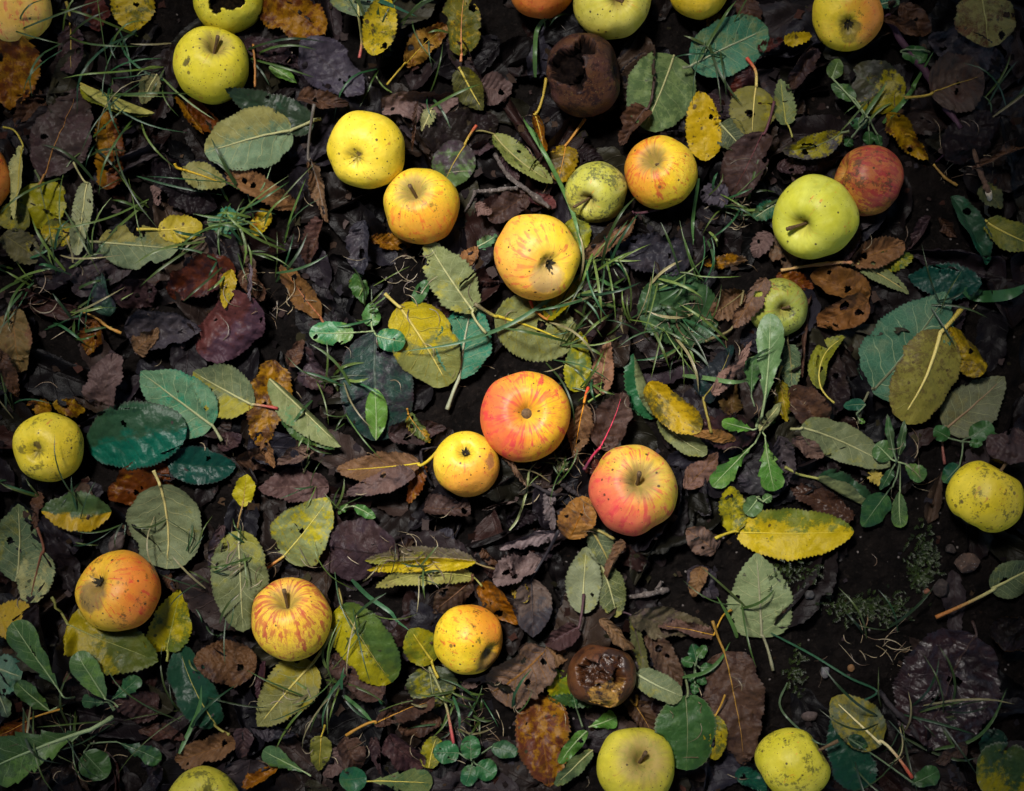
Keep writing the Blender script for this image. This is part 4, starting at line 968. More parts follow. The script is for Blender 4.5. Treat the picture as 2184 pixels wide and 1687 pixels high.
(2,'C',150,1030,105,585,225,'yel','upright golden yellow leaf freckled with brown, above the red streaked apple',dict(dots=.5,mot=.12,pet=None,c0=(.60,.42,.02),fl=.1,fr=.15,shape='ov')),
(1,'C',475,545,445,885,300,'olive','olive yellow leaf with a hole under a long curved cream stalk',dict(pet=[(412,365),(470,450)],pc=(.55,.42,.12),pe=(.42,.06,.03),c0=(.17,.15,.05),holes=[(.55,-.15,9)],pr=3.4)),
(2,'C',665,800,630,500,155,'sage','small smooth sage leaf with its stalk turned down, right of the cream stalk',dict(pet=(700,882),c0=(.13,.16,.075),pc=(.28,.26,.05))),
(3,'C',512,850,325,1235,300,'brown','dark brown leaf with a wine red stalk above the slate scrap',dict(pet=(580,655),pc=(.09,.025,.03),tat=.25,fl=.15,fr=.25,c0=(.072,.045,.043))),
(0,'C',240,790,370,950,180,'sage','dim grey green leaf between the golden leaf and the dark brown leaf',dict(pet=None,c0=(.06,.075,.05))),
(2,'C',1020,850,640,965,180,'green','plum and yellow mottled leaf arching above the dusky red apple',dict(pet=(1062,845),c0=(.045,.035,.04),c1=(.26,.22,.015),mot=.5,ms=3.2,sway=-.6,fr=.7,fl=.1)),
(1,'C',1360,690,1090,440,335,'green','nearly black round leaf with one yellow mottled quarter',dict(c0=(.024,.022,.016),c1=(.33,.27,.012),mot=.42,ms=3.6,gu=-.55,gv=.0,shape='rd',pet=None)),
(1,'C',850,300,670,580,220,'brown','dark brown leaf below the yellow apple with the orange cheek',dict(pet=None,c0=(.05,.032,.034))),
(2,'C',640,262,830,225,95,'yel','small yellow leaf left of the yellow apple with orange cheek',dict(pet=None,mot=.2,tat=.2)),
(0,'C',490,310,655,255,85,'red','narrow maroon leaf left of the small yellow leaf',dict(pet=None)),
(0,'C',400,-40,440,200,170,'brown','reddish brown leaf at the top edge between two yellow apples',dict(pet=None)),
(1,'C',1915,-40,1960,308,455,'olive','large mottled buff and brown leaf in the upper right corner',dict(pet=(1920,-90),c0=(.22,.19,.075),c1=(.085,.035,.015),mot=.45,ms=1.6,vein=.8,pr=3.4,dots=.4,fl=.05,fr=.1,cl=-.2,cr=-.2)),
(0,'C',1560,260,2110,420,240,'slate','dark slate leaf under the large buff leaf',dict(pet=None,c0=(.020,.020,.027),fl=.1,fr=.1)),
(1,'C',1590,590,1930,480,380,'brown','round grey brown leaf with a long yellow stalk, upper right',dict(pet=(1425,622),pc=(.27,.18,.02),shape='rd',tat=.1,fl=.05,fr=.08,cl=-.3,cr=-.3,c0=(.062,.045,.038))),
(2,'C',1292,742,1582,1022,160,'orange','curled golden orange leaf with a drawn out yellow tip stalk, above the twig end',dict(pet=None,fl=.9,fr=.1,c0=(.44,.26,.015),lift=4)),
(0,'C',1700,1000,2030,700,300,'black','big blackish leaf below the round grey brown leaf',dict(pet=None)),
(1,'C',2200,900,1870,1080,190,'brown','bent grey brown leaf at the right edge below the blackish leaf',dict(fl=1.0,pet=None,wave=10)),
(1,'C',1290,110,1540,220,130,'brown','rolled brown leaf right of the yellow apple with orange cheek',dict(fl=1.0,fr=1.0,pet=None)),
(0,'C',1390,20,1560,230,170,'brown','flat dull brown leaf at the top edge right of the rolled brown leaf',dict(pet=None)),
(2,'C',1735,1255,1955,1690,200,'dark','long blackish green leaf with curled brown edge, right of the pale green apple',dict(pet=None,fl=.1,fr=1.1,c0=(.022,.055,.036))),
(1,'C',1950,1412,2230,1570,200,'yelg','olive yellow mottled leaf at the right edge',dict(pet=(1915,1390),c0=(.19,.18,.04))),
(1,'C',1900,1200,2050,1330,150,'olive','dull green brown leaf near the pale broken twig end',dict(pet=None,c0=(.05,.055,.025))),
(3,'C',1078,1690,1420,1555,190,'tan','light brown leaf with dark rim touching the lower right of the pale green apple',dict(pet=None,fl=.1,fr=.5,c0=(.165,.085,.045),tat=.08,vein=.6)),
(1,'C',1140,1450,1030,1690,130,'purp','dark curled leaf squeezed between pale green apple and light brown leaf',dict(pet=None,fl=1.0)),
(2,'C',560,1560,790,1690,240,'tan','torn grey brown leaf with dark cracks under the pale green apple',dict(pet=None,tat=.4,nh=4,c0=(.13,.09,.065))),
(2,'C',545,1490,450,1635,130,'pink','folded triangular mauve brown leaf left of the pale green apple',dict(pet=None,fl=.9)),
(2,'C',300,1250,100,1250,165,'slate','grey violet leaf scrap below the red streaked apple',dict(pet=None,c0=(.085,.075,.095))),
(1,'C',590,1310,450,1400,120,'teal','dark teal crinkled leaf left of the pale green apple',dict(pet=None,c0=(.015,.085,.06),wave=8)),
(1,'C',600,1060,790,1090,130,'purp','purple leaf behind the pale green apple and the plum yellow leaf',dict(pet=None)),
(0,'C',690,1000,1020,1000,200,'black','black brown leaf behind the dusky red apple',dict(pet=None)),
(0,'C',160,590,240,720,110,'purp','violet leaf scrap above the golden yellow leaf',dict(pet=None)),
(0,'C',440,430,330,640,140,'red','dark maroon leaf beneath the broad blue green leaf',dict(pet=None)),
(1,'C',1250,30,1385,5,90,'teal','small dark teal leaf at the top edge right of the orange cheeked apple',dict(pet=None,c0=(.015,.075,.05))),
(1,'C',1650,1390,1760,1520,115,'brown','little curled brown leaf right of the light brown dark rimmed leaf',dict(pet=None,fl=1.1)),
(1,'C',1580,1390,1450,1600,120,'purp','looped mauve leaf between two curled leaves at right',dict(pet=None,fl=1.3,fr=.9)),
(1,'C',1180,1680,1480,1640,140,'green','yellow mottled green leaf under the light brown dark rimmed leaf',dict(pet=None,mot=.5)),
(1,'C',120,1680,420,1665,110,'orange','black and orange leaf rim above the folded brown pair',dict(pet=None,mot=.6,c1=(.02,.013,.01))),
(1,'C',245,85,150,170,100,'orange','tiny orange yellow leaf at the top beside the broad blue green leaf',dict(pet=None,c0=(.45,.22,.01))),
(1,'C',1410,330,1560,380,110,'weedd','plain small green leaf beside the purple stem',dict(pet=(1580,340),ser=.2,tat=0)),
# -- middle left
(1,'D',1500,40,1050,190,290,'red','large rust red leaf lying left of the brown pointed leaves',dict(pet=None,c0=(.105,.030,.015),fl=.2,fr=.2,wave=9)),
(2,'D',1265,575,1640,225,420,'red','broad wine red leaf with a pale midrib, left of the seedling',dict(pet=None,c0=(.090,.030,.027),c1=(.070,.036,.048),gv=-.4,fl=.1,fr=.15,tat=.1,shape='rd')),
(3,'D',1475,30,1440,285,110,'yel','small twisted mustard leaf lying on the rust red leaf',dict(twist=1.0,mot=.3,pet=None,c0=(.36,.24,.02))),
(2,'D',2052,345,1800,5,215,'tan','brown keeled leaf with a red orange midrib, upper middle left',dict(pet=(2070,380),fl=.75,fr=.3,c0=(.135,.070,.030),pc=(.25,.08,.03),wr=.3)),
(2,'D',1600,0,1600,240,70,'pink','slim lilac grey leaf beside the brown keeled leaf',dict(fl=.8,fr=.8,pet=None,c0=(.13,.11,.13))),
(1,'D',690,330,640,60,170,'slate','grey leaf tinged green near the left edge grass',dict(pet=None,c1=(.035,.075,.055))),
(1,'D',730,200,1005,160,230,'purp','crinkled violet leaf above the dark grey folded leaf',dict(pet=None,wave=12,nh=3)),
(2,'D',790,400,1290,420,330,'slate','large dark grey leaf with its upper edge folded, pointed tip',dict(pet=None,fl=.55,fr=.1,c0=(.062,.050,.052),shape='eg',cl=.3)),
(3,'D',860,560,1010,420,180,'tan','small tan leaf scrap on the large dark grey leaf',dict(pet=None,tat=.4,c0=(.125,.075,.045))),
(2,'D',610,350,560,590,150,'orange','small orange and dark mottled leaf left of the dark grey leaf',dict(c0=(.20,.10,.02),mot=.6,pet=None,fl=.7)),
(2,'D',625,915,730,565,280,'pink','mauve brown leaf with a fine grained surface above the dark green leaf',dict(pet=None,c0=(.105,.066,.060),fl=.3,fr=.15,wr=.8)),
(1,'D',60,290,120,690,240,'tan','olive tan torn leaf at the left edge',dict(pet=None,c0=(.13,.095,.045),fr=.1,fl=.3)),
(1,'D',10,560,90,850,110,'brown','narrow brown leaf under the olive tan leaf at left',dict(pet=None)),
(2,'D',1362,1035,890,690,390,'teal','pale veined jade leaf beside the round sage leaf',dict(pet=(1425,1132),pc=(.24,.25,.12),vein=.95,c0=(.095,.170,.110),c1=(.045,.185,.125),fl=.12,fr=.1,cl=-.15,cr=-.15,pr=3.2)),
(1,'D',1622,905,1240,690,340,'sage','grey green leaf with a yellow lower rim and red tipped stalk',dict(pet=(1778,925),pe=(.30,.05,.04),c0=(.105,.135,.090),gv=.35,c1=(.26,.24,.05),fl=.1,fr=.1)),
(0,'D',1745,620,1655,1160,270,'orange','tall amber brown mottled leaf behind the grey green leaf with yellow rim',dict(pet=None,c0=(.36,.19,.012),c1=(.075,.035,.018),mot=.5,fl=.1,fr=.1)),
(2,'D',1725,735,2180,1170,250,'sage','long pale olive leaf folded along its midrib, left of the dark weed leaf',dict(pet=None,fl=1.1,fr=.1,c0=(.16,.18,.085),c1=(.08,.19,.11),vein=.6,shape='nr')),
(1,'D',1810,960,2140,1190,170,'green','yellow edged green half leaf showing under the long pale olive leaf',dict(pet=None,mot=.2,c0=(.035,.08,.03))),
(3,'D',545,1180,1203,1045,420,'dark','large glossy dark green leaf beside the grey smudged yellow apple',dict(pet=None,c0=(.024,.058,.036),c1=(.008,.085,.065),gv=-.45,mot=.55,fl=.12,fr=.08,cl=-.25,cr=-.2,shape='rd',wave=6)),
(2,'D',1070,1270,1512,1290,240,'dark','glossy deep teal leaf right of the large dark green leaf',dict(pet=None,c0=(.008,.045,.038),c1=(.006,.075,.062))),
(1,'D',1060,1300,690,1500,330,'rust','rust orange blistered leaf beneath the large dark green leaf',dict(pet=None,mot=.3,fl=.1,fr=.1)),
(3,'D',1035,1405,1062,1955,480,'sage','round pale sage leaf with its stalk pointing up, left side',dict(pet=(1000,1318),pc=(.46,.38,.14),c0=(.155,.185,.125),shape='rd',fl=.06,fr=.06,cl=-.15,cr=-.15,vein=.95,mot=.2,pr=3.3)),
(3,'D',1550,1552,1578,1345,145,'yel','small bright yellow green leaf standing on a brown stalk',dict(pet=[(1520,1690),(1535,1610)],pc=(.25,.15,.04),mot=.2,dots=.1,c0=(.45,.40,.03),c1=(.22,.26,.06))),
(2,'D',2105,1425,1660,1440,240,'pink','plum brown leaf with tattered end, below the long tan leaf',dict(pet=None,c0=(.085,.052,.050),tat=.3)),
(1,'D',1510,1260,1720,1200,180,'brown','curled brown leaf right of the deep teal leaf',dict(pet=None,fl=.8)),
(2,'D',2010,1190,1750,1300,150,'pink','tan mauve leaf strip curled at its end, above the plum brown leaf',dict(fl=1.0,fr=.1,pet=None,c0=(.14,.095,.075))),
(2,'D',1700,1115,1745,1310,90,'tan','little tan curl right of the curled brown leaf',dict(fl=1.0,pet=None)),
(2,'Z',600,1190,702,1062,128,'yel','yellow leaf with grey green blush and a red tipped stalk, left of plum round leaf',dict(pet=(545,1228),pc=(.48,.42,.10),pe=(.45,.10,.02),c0=(.40,.36,.05),c1=(.16,.19,.09),mot=.55,gu=-.2,fl=.08,fr=.1,dots=.15,bow=.0,pr=3.0)),
(2,'D',700,1590,270,1580,260,'green','dark green leaf with a bright yellow and pink upper rim',dict(pet=None,gv=.75,mot=.35,c1=(.50,.32,.015),c0=(.045,.075,.028),fl=.1,fr=.1)),
(1,'Z',35,1240,40,1075,108,'sage','large dim sage leaf at the left edge below the grey smudged apple',dict(pet=None,c0=(.085,.12,.075))),
(2,'D',320,940,180,900,100,'orange','ragged yellow brown leaf touching the top of the grey smudged apple',dict(pet=None,tat=.3,c0=(.36,.20,.02))),
(2,'D',345,900,545,945,120,'orange','crumpled ochre leaf right of the ragged yellow brown one',dict(pet=None,tat=.3,c0=(.34,.20,.03),wave=10)),
(2,'D',240,1470,230,1690,90,'brown','narrow brown leaf beside the yellow rimmed green leaf',dict(pet=None,fl=.9)),
(1,'D',1900,560,2120,830,250,'purp','dark violet crumpled leaf below the round hole bitten weed leaf',dict(pet=None,wave=12,c0=(.05,.036,.044))),
(2,'D',1850,660,1930,480,120,'brown','tan leaf scrap on the dark violet crumpled leaf',dict(pet=None,tat=.3)),
(0,'D',1390,1190,1560,1090,160,'purp','dark plum leaf between deep teal leaf and amber brown leaf',dict(pet=None)),
(0,'D',1560,20,1680,240,150,'brown','dim brown leaf behind the slim lilac grey leaf',dict(pet=None)),
# -- middle
(3,'E',850,310,545,-150,300,'sage','folded sage leaf with a notch, below the orange streaked yellow apple',dict(pet=(925,442),pc=(.34,.33,.15),c0=(.165,.180,.085),c1=(.27,.24,.06),tat=.22,fl=.5,fr=.12,gv=.1,vein=.9,holes=[(.8,.6,10)])),
(2,'E',370,270,682,782,420,'yelg','large yellow topped green leaf with a bold pale midrib near the seedling',dict(pet=(278,190),pc=(.42,.34,.08),c0=(.185,.200,.075),c1=(.56,.45,.035),gu=-1.0,gv=.1,mot=.5,vein=.9,fl=.06,fr=.08,cl=-.15,cr=-.15,pr=3.4,dots=.12)),
(1,'E',750,735,845,220,345,'teal','turquoise dappled leaf with a long grey stalk above the soil gap',dict(pet=[(675,932),(715,820)],pc=(.27,.28,.18),c0=(.085,.19,.135),c1=(.03,.16,.115),mot=.5,ms=4.2,vein=.9,pr=4.0,fl=.06,fr=.06)),
(2,'E',985,335,1482,520,430,'yelg','round yellow green leaf with a hole and a yellow stalk, left of the grass tuft',dict(pet=(855,262),pc=(.48,.38,.03),pe=(.12,.10,.05),shape='rd',c0=(.20,.215,.095),c1=(.30,.285,.06),mot=.35,holes=[(.56,.12,12)],vein=.85,fl=.05,fr=.05,cl=-.2,cr=-.1,bow=.03,pr=3.6)),
(3,'E',1312,352,1532,85,210,'green','yellow green puckered leaf with a red stalk below the big dashed apple',dict(pet=[(1208,232),(1235,290)],pc=(.36,.14,.02),pe=(.45,.05,.02),c0=(.085,.12,.02),c1=(.34,.28,.015),mot=.7,ms=3.2,fr=.6,fl=.2,wr=.7)),
(2,'E',1495,820,1530,430,175,'green','mottled green and yellow leaf standing behind the largest apple',dict(pet=None,mot=.55,c0=(.09,.13,.05),fl=.4,fr=.2)),
(1,'E',215,440,265,1130,490,'dark','large dusky blue green leaf with a purple rim below the seedling',dict(pet=None,sp=.12,c0=(.018,.044,.038),c1=(.026,.022,.028),gv=.0,mot=.5,shape='rd',fl=.05,fr=.05,cl=-.2,cr=-.2,vein=.7,pc=(.22,.17,.10),cv=(.07,.09,.075))),
(3,'E',425,960,572,1145,125,'orange','little orange and green mottled leaf in the middle',dict(c0=(.42,.24,.012),c1=(.07,.11,.04),mot=.6,ms=3,pet=(420,925))),
(2,'E',300,1090,670,1060,230,'purp','dark brown holed leaf under the little orange and green leaf',dict(pet=None,c0=(.052,.038,.038),nh=4)),
(2,'E',510,1270,-35,1320,215,'tan','long tan brown leaf with a yellow stalk left of the small star apple',dict(pet=(652,1150),pc=(.45,.33,.02),c0=(.155,.088,.052),fl=.15,fr=.5,pr=3.2,vein=.6,tat=.12)),
(2,'E',470,1330,10,1485,150,'pink','mauve brown leaf lying just under the long tan brown leaf',dict(pet=None,c0=(.125,.073,.060),fl=.3,tat=.1)),
(1,'E',510,1290,430,1530,120,'rust','rust brown leaf end left of the small star apple',dict(pet=None)),
(2,'E',530,1560,830,1560,220,'brown','crumpled purple brown leaf below the small star apple',dict(pet=None,wave=12,c0=(.072,.047,.044))),
(3,'E',1650,838,1712,490,155,'tan','upright pinkish tan leaf in the grass right of the largest apple',dict(pet=(1575,885),c0=(.235,.130,.088),fl=.35,fr=.5,pc=(.20,.26,.06),tat=.08,vein=.5)),
(2,'E',1555,880,1495,1245,170,'tan','rolled tan leaf with an orange stalk just right of the largest apple',dict(pet=(1580,790),pc=(.60,.24,.015),pe=(.5,.05,.02),c0=(.165,.095,.055),fl=.4,fr=.8,vein=.6)),
(1,'E',1655,1180,1800,815,280,'brown','grey brown leaf with a vivid pink stalk above the rosy apple',dict(pet=[(1555,1320),(1610,1240)],pc=(.62,.045,.10),pe=(.10,.02,.04),c0=(.095,.060,.052),fl=.1,fr=.15,pr=3.0)),
(2,'E',2035,985,1868,572,290,'dark','green leaf with a rolled pale edge beside the yellow cupped leaf',dict(pet=None,c0=(.022,.085,.040),c1=(.03,.10,.045),cu=(.20,.22,.11),fl=.1,fr=1.7,cr=.9,dots=.1,c2=(.12,.2,.12))),
(3,'E',1965,760,2290,1070,270,'yel','cupped mustard yellow leaf with dark smudge right of the rolled green leaf',dict(pet=None,c0=(.48,.33,.012),c1=(.06,.055,.018),mot=.45,ms=1.4,fl=.6,fr=.3,cl=.5)),
(2,'E',2035,985,2335,1215,165,'sage','curved pale olive leaf above the rosy apple',dict(pet=None,c0=(.145,.160,.075),fl=.15,fr=.35,sway=.5)),
(3,'E',910,1065,1190,1420,95,'tan','thin brown curl wedged between the largest apple and the star apple',dict(fl=1.2,fr=.3,pet=None,sway=-.4,over=False,c0=(.19,.12,.085))),
(2,'E',1570,1330,1640,1250,110,'red','small ruby brown crumpled leaf left of the rosy apple',dict(pet=None,wave=9)),
(2,'E',895,1580,1130,1510,90,'pink','pale edged grey brown curl below the star apple',dict(pet=None,fl=1.2,c0=(.15,.115,.10))),
(2,'E',1330,1430,1350,1700,110,'pink','upright lilac grey leaf strip left of the orange veined tan leaf',dict(pet=None,fl=.6,c0=(.135,.115,.12),tat=.3)),
(3,'Z',1215,1150,1255,1062,80,'tan','orange veined tan leaf below the rosy apple',dict(pet=None,c0=(.24,.125,.048),cv=(.40,.16,.02),vein=.8,tat=.3)),
(1,'E',1060,1640,1260,1600,160,'black','dark hollow curled leaf between star apple and rosy apple',dict(pet=None,fl=1.0)),
(0,'Z',1532,690,1368,620,150,'green','broad dull green leaf beneath the grass, left of the small half hidden apple',dict(pet=None,c0=(.035,.075,.035),c1=(.055,.10,.045),shape='rd',gv=.0,mot=.3)),
(1,'Z',850,1180,680,1160,140,'purp','large plum purple round leaf left of the yellow folded leaf',dict(pet=None,shape='rd',c0=(.058,.036,.042),fl=.08,fr=.1,cl=-.3,cr=-.3,tat=.08,vein=.5,cv=(.016,.011,.012))),
(2,'E',470,250,545,105,95,'weedd','small upright green leaf above the yellow topped leaf',dict(pet=None,ser=.2,tat=0)),
(1,'E',90,60,150,250,120,'green','dull mottled green leaf scrap above the seedling',dict(pet=None,tat=.3)),
(1,'E',1400,1330,1440,1230,70,'sage','small grey sage leaf scrap between largest and rosy apples',dict(pet=None,tat=.2,c0=(.085,.1,.055))),
# -- middle right
(2,'F',395,180,175,330,240,'tan','dusty brown leaf beside the small half hidden apple',dict(pet=[(140,497),(330,400)],pc=(.15,.12,.05),c0=(.145,.088,.058),tat=.3,fl=.15,fr=.3)),
(3,'F',540,80,320,410,150,'tan','brown leaf strip leaning on the left of the small half hidden apple',dict(pet=None,over=True,fl=.3,fr=.3,c0=(.135,.085,.065),tat=.2)),
(2,'F',1198,232,830,60,260,'tan','warm brown leaf with cracks, right of the small half hidden apple',dict(pet=None,c0=(.165,.080,.030),fl=.1,fr=.15,tat=.2,nh=2)),
(2,'F',1190,240,870,400,230,'tan','lower warm brown leaf with a hole, over the purple one',dict(pet=None,c0=(.155,.072,.030),fl=.15,fr=.1,holes=[(.45,-.4,9),(.25,.3,8)],tat=.15)),
(1,'F',1110,0,1452,192,115,'sage','narrow pale sage leaf above the broad serrated teal leaf',dict(pet=(1060,15),pc=(.40,.30,.10),c0=(.155,.175,.085),fr=.4,sway=-.3)),
(1,'F',1212,818,1695,180,540,'teal','broad serrated teal leaf behind the gold and brown one',dict(pet=(1122,1022),pc=(.10,.10,.05),c0=(.055,.125,.088),c1=(.085,.135,.090),vein=.9,fl=.08,fr=.08,cl=-.2,cr=-.2,shape='eg',mot=.4)),
(3,'F',1660,420,1402,1005,430,'yelg','gold and brown mottled leaf with a bold ivory midrib at right',dict(pet=(1795,278),pc=(.62,.50,.15),pe=(.36,.26,.03),c0=(.34,.29,.075),c1=(.14,.10,.035),mot=.44,ms=4.2,gu=-.1,gv=-.06,vein=.7,pr=4.6,fl=.08,fr=.1,cl=-.2,cr=-.2,c2=(.06,.03,.016),dots=.3)),
(2,'F',1932,706,1715,400,220,'yel','wrinkled golden leaf folded in half at the right',dict(pet=None,c0=(.40,.28,.035),c1=(.12,.085,.03),mot=.5,fr=.9,fl=.0,wr=1.0,crum=6)),
(1,'F',1690,1060,2052,722,310,'sage','grey sage leaf with a dark stalk below the wrinkled golden leaf',dict(pet=(1680,1282),pc=(.20,.13,.07),pe=(.16,.05,.04),c0=(.125,.130,.080),c1=(.17,.155,.075),vein=.85,fl=.08,fr=.08)),
(1,'F',2240,1130,1945,1190,260,'purp','plum brown leaf above the speckled apple at the right edge',dict(pet=None,c0=(.060,.040,.040))),
(1,'F',675,510,700,790,160,'sage','dim bluish sage leaf behind the dandelion plant',dict(pet=(685,400),pc=(.16,.13,.05),c0=(.060,.090,.055))),
(2,'F',622,745,680,1015,120,'yel','thin twisted yellow brown leaf right of the dandelion plant',dict(pet=(630,652),pc=(.30,.18,.03),c0=(.26,.19,.03),fl=.6,twist=.6)),
(1,'F',930,520,985,970,245,'black','dark brown cupped leaf right of the dandelion plant',dict(pet=None,c0=(.040,.028,.024),fl=.5,fr=.3)),
(2,'F',880,800,1050,470,150,'yelg','yellow green leaf curling round the edge of a dark cupped leaf',dict(pet=[(960,890),(915,850)],fl=.1,fr=1.1,sway=-1.5,c0=(.20,.21,.04))),
(2,'F',742,1045,1325,1300,245,'sage','long grey green leaf with a tattered tip right of the dandelion plant',dict(pet=(690,1055),c0=(.145,.165,.090),vein=.8,fl=.15,fr=.1,sway=-.35,tat=.15)),
(3,'F',852,1370,1270,1590,275,'dark','dark green leaf with a pale turned up lower edge',dict(pet=[(642,1297),(740,1345)],pc=(.24,.24,.06),c0=(.030,.065,.038),cu=(.27,.29,.14),fl=.1,fr=1.9,cr=.7,shape='eg')),
(2,'F',345,1722,1088,1705,330,'yel','bright yellow leaf blotched with green below the dandelion plant',dict(pet=(205,1753),pc=(.50,.38,.03),c0=(.54,.42,.014),c1=(.09,.12,.025),mot=.36,ms=3.2,gv=.25,fl=.1,fr=.1,cl=-.2,cr=-.2,dots=.15)),
(1,'F',320,1720,300,1420,190,'yel','yellow green speckled leaf left of the bright yellow blotched leaf',dict(pet=None,c0=(.38,.32,.02),mot=.5,dots=.4)),
(2,'F',10,1440,225,1215,175,'tan','pinkish brown leaf right of the rosy apple',dict(pet=None,c0=(.165,.100,.085),fl=.2,fr=.3,vein=.5)),
(2,'F',340,1130,30,1085,85,'tan','thin orange brown leaf above the dandelion plant base',dict(pet=None,fl=.6,c0=(.19,.10,.04))),
(0,'F',480,1080,60,1050,230,'red','dusky maroon leaf beneath the dandelion plant',dict(pet=None,c0=(.05,.025,.027))),
(1,'F',620,1100,650,1450,190,'slate','grey violet torn leaf below the dandelion plant',dict(pet=None,c0=(.075,.060,.063),nh=3,tat=.35)),
(1,'F',630,1450,345,1370,190,'slate','slate grey leaf scrap left of the torn grey violet leaf',dict(pet=None,c0=(.065,.06,.062),tat=.3)),
(2,'F',705,1110,905,1240,110,'pink','brown leaf with an olive rim under the long grey green leaf',dict(pet=None,fl=.6,c0=(.105,.068,.055))),
(1,'F',1090,1640,690,1430,190,'brown','dark brown glossy leaf above the bright yellow blotched leaf',dict(pet=None,c0=(.050,.028,.022),gloss=.35)),
(3,'F',182,830,447,490,105,'pink','slim pale pink brown leaf left of the dandelion plant',dict(pet=None,fl=.6,fr=.2,c0=(.205,.130,.110),sway=.3)),
(1,'F',135,860,330,520,250,'slate','very dark blue violet leaf beneath the slim pale pink brown leaf',dict(pet=[(178,1080),(150,960)],pc=(.22,.17,.03),c0=(.020,.022,.030),c1=(.014,.040,.040))),
(0,'F',310,960,330,680,200,'brown','dull orange brown leaf behind the dandelion plant at left',dict(pet=None,c0=(.085,.055,.022))),
(2,'F',840,180,760,730,100,'brown','long narrow brown leaf edge right of the small half hidden apple',dict(pet=None,fl=1.1,fr=.6,sway=.3,c0=(.095,.055,.042))),
(1,'F',920,1040,690,790,230,'brown','brown leaf behind the dark cupped leaf',dict(pet=None)),
(0,'F',1900,130,1450,80,230,'dark','dark teal leaf at right, behind the long green blade',dict(pet=None,c0=(.008,.042,.038),c1=(.010,.06,.05))),
(1,'F',600,70,840,150,130,'rust','rust leaf above the small half hidden apple',dict(pet=None)),
(1,'F',1000,300,1180,360,110,'purp','purple leaf under the lower warm brown leaf',dict(pet=None)),
(1,'F',1185,1330,1290,1400,90,'yel','pale gold leaf curl behind the dark green turned up leaf',dict(pet=None,c0=(.45,.36,.10),mot=.2)),
(1,'I',225,170,30,20,190,'tan','grey brown leaf left of the bright yellow blotched leaf',dict(pet=None,c0=(.14,.095,.08))),
# -- bottom left
(2,'G',275,150,190,482,245,'cream','cream green speckled leaf with a reddish stalk near the left edge',dict(pet=(245,0),pc=(.14,.05,.025),c0=(.32,.31,.155),c1=(.14,.175,.10),mot=.55,fl=.15,fr=.25,vein=.6)),
(1,'G',1410,-10,1360,275,120,'purp','dark violet leaf edge left of the upright olive sage leaf',dict(pet=None,fl=.8,c0=(.036,.028,.036))),
(2,'G',1520,25,1560,672,370,'sage','upright olive sage leaf with a pointed tip left of the red striped apple',dict(pet=None,c0=(.115,.128,.062),c1=(.22,.205,.05),mot=.3,gu=-.4,fl=.06,fr=.1,cl=-.2,cr=-.3,shape='ov')),
(1,'G',-60,600,235,600,240,'yel','golden leaf with small black dots at the left edge',dict(pet=None,dots=.5,mot=.15,c0=(.46,.30,.015))),
(1,'G',-40,900,140,960,290,'teal','pale mint leaf at the left edge behind the dandelion leaves',dict(pet=None,c0=(.16,.24,.19),c1=(.07,.18,.13))),
(0,'G',-10,1080,50,1220,110,'teal','small grey teal leaf at the left edge below the mint one',dict(pet=None,c0=(.06,.09,.075))),
(2,'G',432,625,1012,860,410,'green','wide dull green leaf with a yellow base corner below the smoky orange apple',dict(pet=[(333,450),(372,560)],pc=(.20,.20,.05),c0=(.070,.090,.022),c1=(.40,.32,.015),mot=.45,gu=-.8,gv=.0,ms=2.6,fl=.08,fr=.1,shape='eg')),
(3,'G',1058,800,1168,388,275,'green','yellow splashed green leaf at the right of the smoky orange apple',dict(pet=(1060,865),pc=(.25,.25,.05),over=True,c0=(.085,.115,.025),c1=(.44,.37,.02),mot=.55,ms=2.4,gv=.1,fl=.15,fr=.15,tat=.12)),
(1,'G',1378,1275,1130,775,300,'dark','dark bottle green leaf with an orange rim below the yellow splashed one',dict(pet=(1465,1335),pc=(.25,.22,.05),c0=(.014,.045,.030),c1=(.018,.065,.042),fl=.15,fr=.35)),
(2,'G',1640,898,1240,860,295,'brown','ribbed chocolate brown leaf with an orange midrib under the red striped apple',dict(pet=None,c0=(.105,.056,.030),wr=1.0,crum=5,fl=.08,fr=.1,cl=-.2,cr=-.2,tat=.12,pc=(.32,.14,.02))),
(1,'G',1015,1150,720,1130,225,'purp','plum brown crinkled leaf left of the bottle green leaf',dict(pet=None,c0=(.055,.032,.030),wr=.9)),
(3,'G',2000,872,1648,1280,335,'sage','olive gold leaf with a long straight stalk below the red striped apple',dict(pet=[(2122,655),(2090,740)],pc=(.42,.34,.08),c0=(.155,.155,.062),c1=(.30,.255,.045),mot=.45,gu=-.35,vein=.8,fl=.06,fr=.08,cl=-.15,cr=-.2,dots=.2,pr=3.2,holes=[(.12,-.5,7)])),
(2,'G',1495,1385,1115,1490,200,'tan','light brown veined leaf above the olive apple at the bottom edge',dict(pet=None,c0=(.145,.080,.045),fl=.5,fr=.2)),
(2,'G',1560,1285,1540,1480,140,'purp','small plum leaf right of the light brown veined leaf',dict(pet=None,c0=(.065,.042,.045))),
(2,'G',2055,1330,2035,1572,150,'olive','small olive green leaf with a yellow stalk, left of the bottom brown leaf',dict(pet=(2080,1262),pc=(.42,.30,.03),c0=(.14,.14,.035),dots=.2)),
(1,'G',1780,1545,1540,1660,140,'orange','orange and yellow blotched leaf near the bottom edge',dict(pet=None,c0=(.22,.09,.012))),
(1,'G',190,1230,-20,1340,140,'rust','scorched rust leaf with an orange stalk at the left edge',dict(pet=(395,1165),pc=(.42,.20,.02))),
(1,'G',880,1300,1200,1345,110,'brown','maroon brown leaf strip below the bottle green leaf',dict(pet=None,c0=(.06,.03,.026))),
